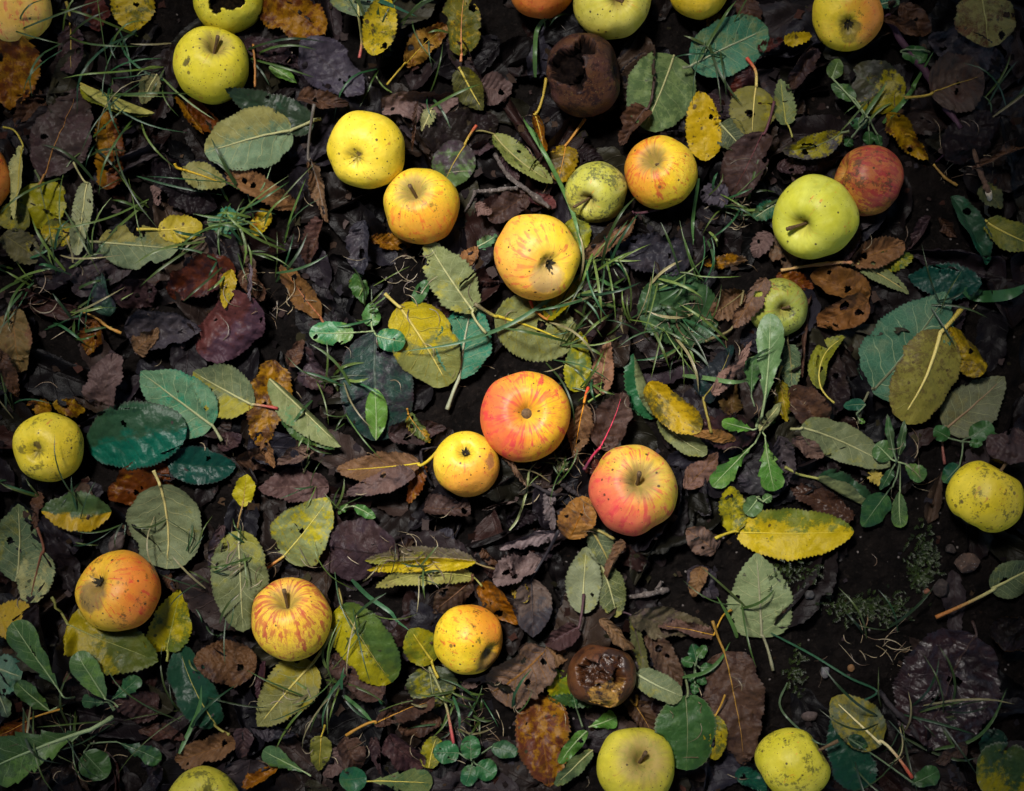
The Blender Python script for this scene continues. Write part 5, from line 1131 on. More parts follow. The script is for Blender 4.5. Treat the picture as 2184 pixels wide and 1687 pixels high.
(1,'Z',822,1480,700,1400,110,'brown','dull brown leaf beneath the half yellow green leaf',dict(pet=None,c0=(.085,.055,.05),fl=.1,fr=.1)),
(1,'G',2183,1400,2075,1620,160,'pink','grey pink leaf at the bottom, right of the small olive green leaf',dict(pet=None,c0=(.11,.075,.07))),
(0,'G',1590,1290,1900,1330,140,'slate','dark slate leaf below the olive gold leaf',dict(pet=None,c0=(.026,.025,.033))),
(1,'G',1700,850,1650,1110,110,'red','narrow wine dark leaf left of the olive gold leaf',dict(pet=None,c0=(.05,.024,.03),fl=.9)),
(0,'G',960,1480,1000,1680,170,'black','black violet leaf in the bottom left shade',dict(pet=None,c0=(.018,.016,.022))),
(0,'G',1060,300,1130,420,100,'brown','small brown leaf right of the smoky orange apple',dict(pet=None)),
(1,'G',200,500,330,900,200,'black','blackish crumpled leaf between golden dotted leaf and wide dull green leaf',dict(pet=None)),
# -- bottom middle
(2,'H',860,215,150,215,160,'yelg','yellow green leaf with an orange and grey upper half',dict(pet=(982,265),pc=(.20,.14,.05),c0=(.20,.19,.03),c1=(.11,.085,.06),mot=.5,gv=-.3,fr=.2,fl=.3,ms=3.0)),
(3,'H',862,225,165,272,120,'yel','bright yellow folded half leaf lying along the orange and grey one',dict(pet=None,c0=(.58,.43,.03),c1=(.40,.20,.02),mot=.25,fl=.35,fr=.6,shape='nr',dots=.15)),
(2,'H',850,328,212,398,150,'cream','long pale olive curved leaf under the bright yellow folded leaf',dict(pet=(900,382),pc=(.26,.24,.06),c0=(.25,.245,.085),c1=(.17,.15,.06),sway=.8,fl=.3,fr=.2,mot=.4,shape='nr')),
(1,'H',830,345,580,545,200,'brown','thin brown leaf above the orange rimmed yellow apple',dict(pet=(840,300),c0=(.072,.045,.030))),
(2,'H',-10,500,320,1005,370,'green','half yellow half green oval leaf right of the red striped apple',dict(pet=(-30,400),pc=(.30,.24,.06),c0=(.062,.105,.028),c1=(.42,.36,.02),gv=-.75,mot=.5,ms=3.2,shape='rd',fl=.05,fr=.06,cl=-.2,cr=-.2)),
(2,'H',585,872,445,648,235,'yelg','yellow green leaf left of the orange rimmed yellow apple',dict(pet=(618,972),pc=(.42,.32,.03),c0=(.34,.30,.02),c1=(.13,.15,.025),mot=.5)),
(1,'H',560,890,600,1160,320,'green','dark yellow flecked leaf beneath the yellow green one',dict(pet=[(720,1372),(665,1120)],pc=(.22,.22,.09),pe=(.36,.06,.06),c0=(.045,.055,.028),c1=(.20,.18,.025),mot=.45,ms=3.2,pr=3.0)),
(3,'H',1312,780,955,1082,400,'tan','large crackled grey brown leaf with orange veins covering part of an apple',dict(pet=None,over=True,c0=(.155,.098,.072),c1=(.115,.078,.066),cv=(.34,.15,.02),vein=.7,fl=.2,fr=.25,tat=.2,holes=[(.15,.15,8),(.35,-.3,7),(.5,.35,6)],pc=(.45,.24,.03),pr=3.4,shape='rd',wr=.6)),
(2,'H',1290,800,1450,840,170,'tan','ragged end of light brown leaf beside the collapsed rotten apple',dict(pet=None,tat=.45,c0=(.155,.095,.055))),
(2,'H',1010,930,730,1030,100,'pink','pointed grey brown leaf tip left of the large crackled leaf',dict(pet=None,over=True,fl=.6,c0=(.10,.068,.060))),
(2,'H',1280,220,965,330,230,'pink','torn pinkish grey leaf below the lilac grey strip',dict(pet=None,c0=(.165,.120,.115),tat=.4,nh=3,wave=10)),
(3,'H',1215,330,1225,700,250,'brown','tall brown leaf fading to slate with a long black stalk',dict(pet=[(1387,15),(1310,180)],pc=(.022,.018,.022),c0=(.125,.090,.075),c1=(.040,.036,.042),gu=.8,mot=.5,fl=.25,fr=.3,pr=3.2,tat=.15)),
(2,'H',1390,30,1010,130,110,'pink','pale lilac grey strip of torn leaf above the torn pinkish one',dict(pet=None,c0=(.185,.145,.15),tat=.35,fl=.3)),
(2,'H',900,350,1140,620,190,'orange','flame orange leaf with dark spots left of the tall brown leaf',dict(pet=None,c0=(.30,.115,.012),c1=(.07,.035,.015),mot=.45,gu=-.1,fl=.4,sway=.5,tat=.2)),
(1,'H',1100,350,1180,480,110,'yel','mustard leaf scrap behind the flame orange leaf',dict(pet=None,c0=(.30,.2,.015))),
(3,'H',1540,545,1568,130,240,'sage','smooth pale sage leaf standing between two brown curls',dict(pet=None,c0=(.185,.200,.125),fl=.1,fr=.1,vein=.7,shape='ov')),
(1,'H',1660,230,1760,575,210,'sage','dark olive sage leaf behind the smooth pale sage leaf',dict(pet=None,c0=(.065,.080,.035))),
(1,'H',1600,20,1720,250,170,'sage','dim sage leaf with a tilted stalk under the rosy apple',dict(pet=(1745,75),pc=(.24,.19,.05),c0=(.07,.082,.045))),
(2,'H',1520,640,1310,760,190,'purp','maroon cupped leaf above the collapsed rotten apple',dict(pet=[(1555,440),(1540,540)],pc=(.06,.025,.03),c0=(.065,.036,.036),fl=.9,fr=.7)),
(3,'H',1665,590,1885,790,140,'tan','arched brown leaf right above the collapsed rotten apple',dict(pet=None,c0=(.145,.088,.052),fl=.8,fr=.2,bend=.9)),
(2,'H',1960,680,2165,1020,170,'brown','long brown leaf with a hole, right of the collapsed rotten apple',dict(pet=None,fl=.6,fr=.2,c0=(.10,.062,.042))),
(2,'H',1850,560,1960,1010,90,'olive','slim olive leaf strip between two brown leaves by the collapsed apple',dict(pet=(1800,545),pc=(.06,.035,.04),fl=.7,c0=(.085,.085,.04))),
(2,'Z',1338,1305,1520,1350,70,'pink','long olive mauve leaf with a yellow rim left of the pointed sage leaf on soil',dict(pet=None,fl=.3,fr=.2,c0=(.105,.085,.050),c1=(.10,.07,.065))),
(3,'H',1885,945,2180,1080,190,'sage','sage leaf with a pale stalk touching the collapsed rotten apple',dict(pet=(1795,912),pc=(.30,.32,.17),c0=(.125,.155,.090),fl=.1,fr=.1,shape='rd')),
(2,'Z',1462,1482,1461,1642,134,'green','dark mottled green oval leaf above the russet rayed apple',dict(pet=(1461,1440),c0=(.032,.075,.026),c1=(.055,.105,.035),mot=.4,shape='rd',dots=.15,c2=(.2,.18,.12),fl=.05,fr=.06)),
(2,'H',1255,1070,1330,1655,350,'orange','large red orange leaf with green and violet mottling near the bottom',dict(pet=None,c0=(.235,.115,.010),c1=(.085,.025,.016),mot=.55,ms=2.6,gv=-.05,fl=.12,fr=.12,cl=-.2,cr=-.2,tat=.1,dots=.3,c2=(.025,.04,.03))),
(2,'H',212,1258,600,1092,170,'brown','brown leaf with an orange stalk folded like a boat, left of bottom centre',dict(pet=(30,1332),pc=(.40,.19,.02),fl=.9,fr=.4,c0=(.088,.048,.036))),
(1,'H',640,1220,370,1300,150,'brown','dim brown leaf under the boat shaped leaf',dict(pet=None)),
(2,'H',290,1350,520,1550,230,'red','plum red leaf with black veins near the small weed rosette',dict(pet=None,c0=(.080,.040,.038),cv=(.02,.012,.012),vein=.6,fl=.3)),
(1,'H',560,1540,610,1340,150,'yelg','yellow green leaf behind the plum red leaf',dict(pet=None,c0=(.27,.25,.04))),
(2,'H',20,1340,110,1560,200,'brown','puckered brown leaf left of the plum red leaf',dict(pet=None,c0=(.10,.062,.05),wave=10)),
(1,'H',200,1350,250,1580,100,'purp','narrow dark plum leaf left of the plum red leaf',dict(pet=None,fl=.8)),
(1,'H',1370,900,1420,1155,160,'green','bright yellow green leaf tip under the large crackled leaf',dict(pet=None,c0=(.14,.19,.03),c1=(.40,.34,.02),mot=.5)),
(2,'H',1570,1305,1395,1510,100,'weed','slim bright green leaf above the narrow sage one',dict(pet=None,ser=.3,tat=0,c0=(.07,.15,.035))),
(2,'H',1610,1430,1370,1650,110,'sage','narrow sage green leaf left of the russet rayed apple',dict(pet=None,c0=(.105,.15,.07))),
(1,'H',1850,1100,1990,1330,190,'brown','dull dark brown leaf with an amber stalk above the russet rayed apple',dict(pet=[(1890,1070),(1885,1140)],pc=(.25,.13,.02),c0=(.07,.042,.026))),
(2,'H',1810,90,1700,325,120,'tan','brown twisted leaf right of the smooth pale sage leaf',dict(pet=None,twist=.8,fl=.8,c0=(.11,.065,.042))),
(1,'H',900,130,1000,245,100,'brown','little brown curl left of the torn pinkish grey leaf',dict(pet=None,fl=1.0)),
(1,'H',1660,1105,1320,1090,90,'green','dark green leaf edge beneath the large crackled leaf',dict(pet=None,c0=(.03,.065,.02))),
# -- bottom right
(2,'I',512,715,470,165,420,'sage','pointed pale sage leaf lying alone on the bare soil',dict(pet=(582,922),pc=(.23,.22,.13),c0=(.165,.200,.105),c1=(.20,.215,.10),vein=.95,shape='eg',fl=.05,fr=.06,cl=-.12,cr=-.12,pr=3.2,mot=.25)),
(1,'I',1870,692,1520,1385,640,'purp','very large glossy blackish violet leaf on the bare soil',dict(pet=(1868,610),pc=(.04,.02,.015),shape='rd',c0=(.036,.018,.021),c1=(.016,.009,.011),gloss=.34,sp=.30,wr=.25,vein=.6,crum=9,kink=.25,fl=.1,fr=.1,cl=-.25,cr=-.25,tat=.06,holes=[(.42,.1,14),(.62,-.1,7)],bend=.3,ser=1.2)),
(1,'I',270,800,395,1525,380,'brown','long brown leaf right of the dark mottled green oval leaf',dict(pet=[(195,605),(235,720)],pc=(.26,.14,.02),c0=(.078,.047,.035),fl=.12,fr=.1,cl=-.2,cr=-.2,tat=.1,vein=.35)),
(2,'I',1262,1385,968,1108,300,'yelg','yellow and grey mottled leaf with a long white stalk on soil',dict(pet=(1455,1592),pc=(.62,.52,.26),pe=(.40,.06,.03),c0=(.30,.245,.045),c1=(.085,.10,.055),mot=.5,ms=3.2,pr=3.2,fl=.06,fr=.06,vein=.6)),
(1,'I',1975,400,2270,240,255,'sage','dim sage leaf with a long cream stalk at the right edge',dict(pet=(1618,577),pc=(.36,.34,.13),pe=(.28,.10,.02),c0=(.075,.095,.050),pr=3.6,bow=.03)),
(1,'I',40,280,220,450,210,'slate','dark slate crumpled leaf right of the broken grey twig',dict(pet=None,c0=(.030,.026,.036),wave=10)),
(2,'I',120,265,70,450,125,'tan','small tan curled leaf on the dark slate crumpled one',dict(pet=None,c0=(.17,.10,.055),fl=.8,fr=.3)),
(1,'I',960,1215,1150,1690,290,'dark','dark green leaf with a black stalk beside the lopsided apple',dict(pet=None,shape='ob',c0=(.010,.040,.028),c1=(.014,.055,.036))),
(1,'I',2250,1600,1860,1560,400,'green','dark green leaf with yellow blotches and white crust in the bottom right corner',dict(pet=None,c0=(.030,.060,.026),c1=(.36,.31,.03),mot=.42,ms=1.8,gv=.2,wr=.8,shape='rd',c2=(.3,.3,.28),dots=.12)),
(0,'I',2250,720,1970,640,330,'black','blackish leaf with an orange rim at the right edge',dict(pet=None,c2=(.16,.07,.01),c0=(.016,.012,.011))),
(2,'I',205,700,-160,620,130,'pink','flat plum brown leaf below an orange yellow stalk',dict(pet=[(315,530),(260,575)],pc=(.42,.22,.02),c0=(.105,.062,.048))),
(1,'I',205,1195,215,1505,165,'yel','small speckled gold leaf under the dark mottled green oval leaf',dict(pet=(270,1070),pc=(.34,.18,.02),c0=(.36,.28,.03),dots=.4)),
(1,'I',350,1550,540,1690,140,'dark','crumpled dark teal leaf left of the lopsided apple',dict(pet=None,c0=(.010,.050,.038),wave=9)),
(1,'I',1830,1400,1620,1500,130,'brown','dim brown leaf under the grass below the glossy blackish leaf',dict(pet=None,c0=(.055,.036,.030))),
(1,'I',1850,1680,1700,1590,130,'brown','pinkish brown leaf tip at the bottom edge right of the grass',dict(pet=None,c0=(.085,.055,.048))),
(0,'I',2060,1320,1900,1440,160,'dark','shadowy dark green leaf above the corner leaf with white crust',dict(pet=None,c0=(.012,.030,.022))),
]
def build_leaves(layer):
    for (ly, reg, bx, by, tx, ty, w, kind, label, kw) in LV:
        if ly == layer: leaf(reg, bx, by, tx, ty, w, kind, label, **kw)
# ------------------------------------------------------------------ litter: countless decayed bits between the leaves
def bare(x, y):
    """1 on the bare soil patches, 0 elsewhere"""
    d = 0.0
    for (cx, cy, rx, ry) in ((1800, 1290, 330, 190), (1985, 470, 150, 80), (960, 880, 70, 60), (1270, 985, 60, 40), (1060, 60, 70, 60), (2060, 860, 90, 60), (45, 790, 60, 50)):
        d = max(d, 1.25 - math.hypot((x - cx) / rx, (y - cy) / ry))
    return d
def build_litter():
    rng = np.random.RandomState(5)
    bag = Bag()
    tones = [(.030, .019, .018), (.045, .028, .022), (.020, .015, .017), (.060, .038, .028), (.028, .024, .030), (.052, .036, .034), (.016, .012, .013), (.075, .045, .026), (.045, .042, .020), (.05, .022, .015)]
    tones = [(.046, .028, .026), (.070, .043, .033), (.032, .024, .028), (.090, .055, .040), (.046, .040, .050), (.082, .056, .054), (.026, .019, .021), (.115, .068, .040), (.06, .052, .026), (.075, .030, .022), (.10, .072, .068), (.055, .036, .040)]
    bag.uv = {'cm': [], 'norm': []}
    n = 0
    while n < 1000:
        x = rng.uniform(-200, FW + 200); y = rng.uniform(-200, FH + 200)
        if bare(x, y) > 0 and rng.rand() < .95: continue
        n += 1
        L = rng.uniform(85, 225) * (.7 if n < 350 else 1.0); w = L * rng.uniform(.40, .72); a = rng.uniform(0, 6.28)
        o = defaults('brown', rng, dict(shape=('ov', 'rd', 'eg', 'nr')[rng.randint(4)]))
        if rng.rand() < .45: o['fl'] = rng.uniform(.5, 1.4)
        o['tat'] = rng.uniform(.03, .35); o['crum'] = rng.uniform(4, 9); o['pct'] = 88; o['soft'] = 24; o['lift'] = -4
        X, Y, z, cm, nm, F, M = blade_points((x - L / 2 * math.cos(a), y - L / 2 * math.sin(a)), (x + L / 2 * math.cos(a), y + L / 2 * math.sin(a)), w, o['shape'], o, rng)
        X, Y, z, F = X[::2], Y[::2], z[::2], None
        NU, NV = X.shape
        cm = cm.reshape(-1, NV, 2)[::2].reshape(-1, 2); nm = nm.reshape(-1, NV, 2)[::2].reshape(-1, 2)
        z = settle(X, Y, z, o)
        z = np.minimum(z, hat(X, Y) + 42)
        Xu, Yu, Zu = upsample(X), upsample(Y), upsample(z); i, j = hidx(Xu, Yu); np.maximum.at(HM, (i.ravel(), j.ravel()), Zu.ravel())
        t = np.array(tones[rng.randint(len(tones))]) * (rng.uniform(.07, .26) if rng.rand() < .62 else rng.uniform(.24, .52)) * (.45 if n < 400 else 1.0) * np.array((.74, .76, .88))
        bag.add(np.stack([X, Y, z], -1).reshape(-1, 3), gridfaces(NU, NV), t)
        bag.uv['cm'].append(cm + rng.rand(2) * 50); bag.uv['norm'].append(nm)
    bag.build('decayed_leaves', M_DECAY, 'layer of dark decayed leaves under the freshly fallen ones', 'leaf litter')
    bag = Bag()
    for k in range(1700):
        x = rng.uniform(-220, FW + 220); y = rng.uniform(-220, FH + 220)
        b = bare(x, y) > 0
        if b and rng.rand() < .55: continue
        r = rng.uniform(2, 8) if not b else rng.uniform(1.5, 5)
        a = rng.uniform(0, 6.28); nu, nv = 4, 3
        u = np.linspace(-1, 1, nu)[:, None]; v = np.linspace(-1, 1, nv)[None, :]
        lx = u * r * 1.5 + 0 * v + rng.randn(nu, nv) * r * .18; ly = v * r + 0 * u + rng.randn(nu, nv) * r * .18
        z = rng.uniform(-.5, .5) * lx + rng.uniform(-.6, .6) * ly + rng.randn(nu, nv) * r * .12
        X = x + lx * math.cos(a) - ly * math.sin(a); Y = y + lx * math.sin(a) + ly * math.cos(a)
        z = z + float(hat(x, y)) + 1.5
        sh = z.shape; z = ball_clamp(X.ravel(), Y.ravel(), z.ravel().copy()).reshape(sh)
        Xu, Yu, Zu = upsample(X), upsample(Y), upsample(z); i, j = hidx(Xu, Yu); np.maximum.at(HM, (i.ravel(), j.ravel()), Zu.ravel())
        t = np.array(tones[rng.randint(len(tones))]) * rng.uniform(.12, .5)
        bag.add(np.stack([X, Y, z], -1).reshape(-1, 3), gridfaces(nu, nv)[:, ::-1], t)
    bag.build('leaf_crumbs', M_LITTER, 'dark crumbs of broken leaf and soil between the leaves', 'litter')

# ------------------------------------------------------------------ grass
GT = [(.048, .095, .016), (.022, .085, .028), (.085, .135, .022), (.040, .075, .014), (.105, .150, .032), (.030, .072, .022)]
def build_grass():
    rng = np.random.RandomState(8)
    bag = Bag()
    # (cx, cy, rx, ry, tufts, blade length, dimness)
    patches = [(300, 110, 260, 110, 34, 130, .9), (230, 330, 110, 150, 22, 140, .9), (90, 590, 120, 60, 20, 100, 1.2), (150, 700, 50, 110, 14, 90, 1.0), (530, 470, 110, 50, 22, 110, 1.0),
               (560, 560, 120, 30, 10, 80, .9), (880, 120, 110, 100, 16, 100, .8), (1180, 60, 60, 60, 8, 110, .8), (1350, 640, 130, 90, 38, 90, 1.15), (1290, 560, 60, 40, 16, 100, 1.2), (1440, 720, 90, 70, 24, 80, 1.1),
               (1190, 740, 40, 60, 14, 90, 1.1), (1540, 470, 70, 40, 12, 70, .9), (1520, 70, 40, 60, 9, 110, .7), (1830, 240, 50, 60, 5, 120, .8), (700, 820, 50, 60, 12, 80, 1.0),
               (1180, 985, 50, 45, 15, 55, 1.05), (40, 900, 60, 120, 9, 110, .6), (130, 1040, 130, 40, 10, 100, .7), (480, 1190, 90, 60, 14, 60, .7), (770, 1270, 60, 50, 10, 110, .8), (900, 1190, 60, 40, 5, 50, .6),
               (440, 1340, 70, 60, 12, 60, .8), (130, 1530, 100, 60, 12, 110, .55), (420, 1540, 60, 80, 9, 130, .7), (760, 1500, 60, 60, 9, 90, .8), (1010, 1490, 70, 60, 18, 70, .85), (880, 1220, 80, 50, 5, 50, .6),
               (1950, 1545, 110, 60, 22, 110, .45), (1850, 1370, 60, 40, 4, 80, .5), (1560, 1290, 20, 40, 3, 90, .8), (2130, 330, 50, 100, 4, 90, .5), (660, 1020, 40, 60, 8, 50, .8), (590, 1330, 60, 40, 7, 60, .7), (300, 1130, 90, 40, 6, 70, .7),
               (690, 1440, 40, 60, 8, 90, .8), (800, 640, 30, 60, 7, 60, .9), (1000, 1540, 90, 60, 10, 60, .7), (2050, 660, 120, 30, 4, 90, .4), (1230, 820, 60, 25, 10, 60, 1.1)]
    for (cx, cy, rx, ry, nt, ln, dim) in patches:
        for k in range(max(2, int(nt * .52))):
            x = cx + rng.randn() * rx * .55; y = cy + rng.randn() * ry * .55
            skip = False
            for (ax, ay, az, ar) in BALLS:
                if math.hypot(x - ax, y - ay) < ar * .97: skip = True
            if skip: continue
            a0 = rng.uniform(0, 6.28)
            for q in range(rng.randint(1, 5)):
                x, y = x + rng.randn() * 9, y + rng.randn() * 9
                a = a0 + rng.randn() * .8; L = ln * rng.uniform(.4, 1.7); w = rng.uniform(2.0, 6.0) * (.8 if ln < 70 else 1)
                z0 = float(hat(x, y)) + 1
                rise = L * rng.uniform(.15, .7)
                cv = rng.uniform(-.5, .5)
                pts = []
                for s_, hz in ((0, 0), (.35, .75), (.7, 1.0), (1.0, rng.uniform(.3, .95))):
                    aa = a + cv * s_
                    px, py = x + L * s_ * math.cos(aa), y + L * s_ * math.sin(aa)
                    pts.append((px, py, max(z0 + rise * hz, float(hat(px, py)) + 2)))
                v, f = strip(pts, w, 9)
                bad = False
                for (ax, ay, az, ar) in BALLS:
                    d2 = (v[:, 0] - ax) ** 2 + (v[:, 1] - ay) ** 2 + (v[:, 2] - az) ** 2
                    if (d2 < (ar + 1) ** 2).any(): bad = True
                if bad: continue
                t = np.array(GT[rng.randint(len(GT))]) * min(dim, 1.0) * rng.uniform(.35, 1.0)
                if rng.rand() < .05: t = np.array((.20, .17, .08)) * rng.uniform(.5, 1.1)
                bag.add(v, f, t)
    # dry bleached straws and root hairs
    for (cx, cy, rx, ry, n_, ln) in ((1440, 690, 90, 70, 20, 60), (130, 640, 90, 60, 12, 60), (540, 1190, 60, 50, 22, 60), (170, 1590, 70, 40, 26, 60), (1200, 1000, 70, 60, 30, 50), (900, 1180, 70, 50, 26, 50), (1560, 450, 50, 40, 18, 50),
                                     (1850, 1380, 70, 40, 20, 50), (2030, 330, 50, 40, 9, 60), (1000, 1560, 60, 40, 16, 50), (1340, 990, 60, 30, 14, 50), (600, 640, 80, 60, 14, 60), (870, 600, 40, 60, 16, 45), (1640, 860, 40, 30, 10, 30), (1930, 1000, 60, 40, 10, 60), (1090, 1500, 700, 120, 60, 45), (1090, 700, 900, 600, 80, 45)):
        for k in range(n_):
            x = cx + rng.randn() * rx * .6; y = cy + rng.randn() * ry * .6
            if any(math.hypot(x - q[0], y - q[1]) < q[3] for q in BALLS): continue
            a = rng.uniform(0, 6.28); L = ln * rng.uniform(.4, 1.3); cv = rng.uniform(-1.6, 1.6)
            pts = []
            for s_ in (0, .33, .66, 1):
                px, py = x + L * s_ * math.cos(a + cv * s_), y + L * s_ * math.sin(a + cv * s_)
                pts.append((px, py, float(hat(px, py)) + 2 + 6 * s_ * rng.rand()))
            v, f = strip(pts, rng.uniform(1.0, 2.2), 9)
            if any((((v - np.array(q[:3])) ** 2).sum(1) < (q[3] + 1) ** 2).any() for q in BALLS): continue
            t = np.array([(.19, .145, .085), (.12, .075, .04), (.24, .19, .12), (.07, .045, .03)][rng.randint(4)]) * rng.uniform(.5, 1.1)
            bag.add(v, f, t)
    bag.build('grass', M_BLADE, 'thin green and bleached grass growing up through the leaves', 'grass')

def build_moss():
    rng = np.random.RandomState(9)
    bag = Bag()
    for (cx, cy, rx, ry, n_) in ((1965, 1190, 32, 60, 150), (1840, 1295, 90, 30, 260), (1690, 1215, 40, 22, 90), (1695, 1430, 22, 50, 60), (1500, 1120, 30, 14, 0), (1960, 1230, 20, 24, 60)):
        for k in range(n_):
            x = cx + rng.randn() * rx * .5; y = cy + rng.randn() * ry * .5
            a = rng.uniform(0, 6.28); L = rng.uniform(7, 17); z0 = float(hat(x, y))
            p0 = (x, y, z0); p1 = (x + L * .5 * math.cos(a), y + L * .5 * math.sin(a), z0 + L * .55); p2 = (x + L * math.cos(a), y + L * math.sin(a), z0 + L * .7)
            t = np.array((.014, .024, .003)) * rng.uniform(.4, 1.5)
            v, f = strip([p0, p1, p2], 1.6, 6); bag.add(v, f, t)
            for q in range(6):
                s_ = .2 + .13 * q; bx, by, bz = x + L * s_ * math.cos(a), y + L * s_ * math.sin(a), z0 + L * (s_ * 1.0 - .3 * s_ * s_)
                b = a + (1 if q % 2 else -1) * 1.0; l2 = L * .32
                v, f = strip([(bx, by, bz), (bx + l2 * math.cos(b), by + l2 * math.sin(b), bz + l2 * .3)], 1.7, 4); bag.add(v, f, t)
    bag.build('moss', M_BLADE, 'low feathery green moss on the bare soil', 'moss')

def blade_thing(label, pts, w, tone, name='grass_blade', ends=(0, 0)):
    """one long grass blade; pts (reg, x, y, height over the pile)"""
    q = []
    for (reg, x, y, h) in pts:
        X, Y = P(reg, x, y); q.append((X, Y, float(ball_top(np.array([X]), np.array([Y]), np.array([float(hat(X, Y))]))[0]) + h))
    v, f = strip(q, w, 30, vfold=.3)
    # stay clear of what lies below
    fl = ball_top(v[:, 0], v[:, 1], hat(v[:, 0], v[:, 1])) + 1.0
    v[:, 2] = np.maximum(v[:, 2], fl)
    for k in (0, 1, 2): 
        s_ = v[k::3, 2]; s2 = s_.copy(); s2[1:-1] = np.maximum(s_[1:-1], (s_[:-2] + s_[2:]) / 2); v[k::3, 2] = s2
    org = np.array(w2(q[0][0], q[0][1], q[0][2]))
    wv = np.stack([(v[:, 0] - FW / 2) * S, -(v[:, 1] - FH / 2) * S, v[:, 2] * S], -1) - org
    me = mesh('blade', wv, f); toned(me, np.broadcast_to(tone, (len(wv), 3)))
    o = link(name, me, M_BLADE); o.location = org
    tag(o, label, 'grass blade', 'single long grass blades'); return o

M_TWIG = plain('twig_bark', (.035, .028, .026, 1), (.13, .105, .095, 1), 420, .85, .8, .0012, extra=((.20, .18, .165, 1), 260, .28))
M_PURT = plain('purple_bark', (.030, .011, .022, 1), (.062, .024, .042, 1), 380, .6, .6, .001)
M_DARKT = plain('dark_bark', (.010, .008, .010, 1), (.030, .023, .025, 1), 380, .75, .7, .001)
M_BROWNT = plain('brown_bark', (.05, .026, .016, 1), (.11, .06, .038, 1), 380, .75, .7, .001)
M_PALE = plain('bare_wood', (.34, .27, .19, 1), (.50, .42, .32, 1), 600, .8, .5, .0008)
def limb(pts, r0, r1, knots=0, seed=0, n=26):
    rng = np.random.RandomState(seed)
    p = spline(pts, n); rad = np.linspace(r0, r1, n)
    rad = rad * (1 + .12 * rng.randn(n))
    for k in range(knots):
        c = rng.uniform(.1, .9); rad = rad + r0 * .45 * np.exp(-((np.linspace(0, 1, n) - c) / .03) ** 2)
    p[1:-1] += rng.randn(n - 2, 3) * r0 * .10
    p[:, 2] = np.maximum(p[:, 2], hat(p[:, 0], p[:, 1]) + r0 * .3)
    for _ in range(3): p[1:-1, 2] = np.maximum(p[1:-1, 2], (p[:-2, 2] + p[2:, 2]) / 2)
    return tube(p, rad, 9)
def to_local(v, org):
    return np.stack([(v[:, 0] - FW / 2) * S, -(v[:, 1] - FH / 2) * S, v[:, 2] * S], -1) - org
def twig(label, limbs, mat, name='twig', cat='twig', extra=None):
    """limbs: (points (reg,x,y,h), r0, r1, knots)"""
    root = None
    for i, (pts, r0, r1, kn) in enumerate(limbs):
        q = []
        for (reg, x, y, h) in pts:
            X, Y = P(reg, x, y); q.append((X, Y, float(hat(X, Y)) + h))
        q = np.array(q); q[1:-1, 2] = np.maximum(q[1:-1, 2], q[[0, -1], 2].min())
        v, f, uv = limb(q, r0, r1, kn, 3 + i)
        if root is None:
            org = np.array(w2(q[0][0], q[0][1], q[0][2])); root = empty(name, org); tag(root, label, cat, 'twigs and stems in the litter')
        link('branch' if i or len(limbs) > 1 else 'shaft', mesh('branch', to_local(v, org), f), mat, root)
    if extra:
        (pts, r0, r1) = extra
        q = np.array([(*P(reg, x, y), float(hat(*P(reg, x, y))) + h) for (reg, x, y, h) in pts])
        v, f, uv = limb(q, r0, r1, 0, 9, 12)
        link('broken_end', mesh('broken_end', to_local(v, org), f), M_PALE, root)
    return root

def stone(label, reg, x, y, rx, ry, mat, seed, name='pebble', cat='pebble'):
    X, Y = P(reg, x, y); rng = np.random.RandomState(seed)
    n1, n2 = 22, 28
    ph = np.linspace(0.02, np.pi - .02, n1)[:, None]; th = np.arange(n2)[None, :] / n2 * 6.283
    d = np.stack([np.sin(ph) * np.cos(th), np.sin(ph) * np.sin(th), np.cos(ph) + 0 * th], -1)
    r = np.ones(d.shape[:2])
    for k in range(9):       # chip flat facets off a ball
        nv = rng.randn(3); nv /= np.linalg.norm(nv); c = rng.uniform(.62, .88)
        dt = d @ nv; r = np.where(dt > 0.01, np.minimum(r, c / np.maximum(dt, .01)), r)
    r = r * (1 + .05 * vnoise(d[..., 0] * 6 + 9, d[..., 1] * 6 + d[..., 2] * 4 + 9, seed))
    v = (d * r[..., None]).reshape(-1, 3) * np.array([rx, ry, min(rx, ry) * .85])
    a = rng.uniform(-.4, .4); v[:, :2] = np.stack([v[:, 0] * math.cos(a) - v[:, 1] * math.sin(a), v[:, 0] * math.sin(a) + v[:, 1] * math.cos(a)], -1)
    z0 = float(hat(X, Y)); v[:, 2] += min(rx, ry) * .5
    org = w2(X, Y, z0)
    o = link(name, mesh(name, v * S, gridfaces(n1, n2, True)), mat); o.location = org
    tag(o, label, cat, 'small stones on the soil'); return o

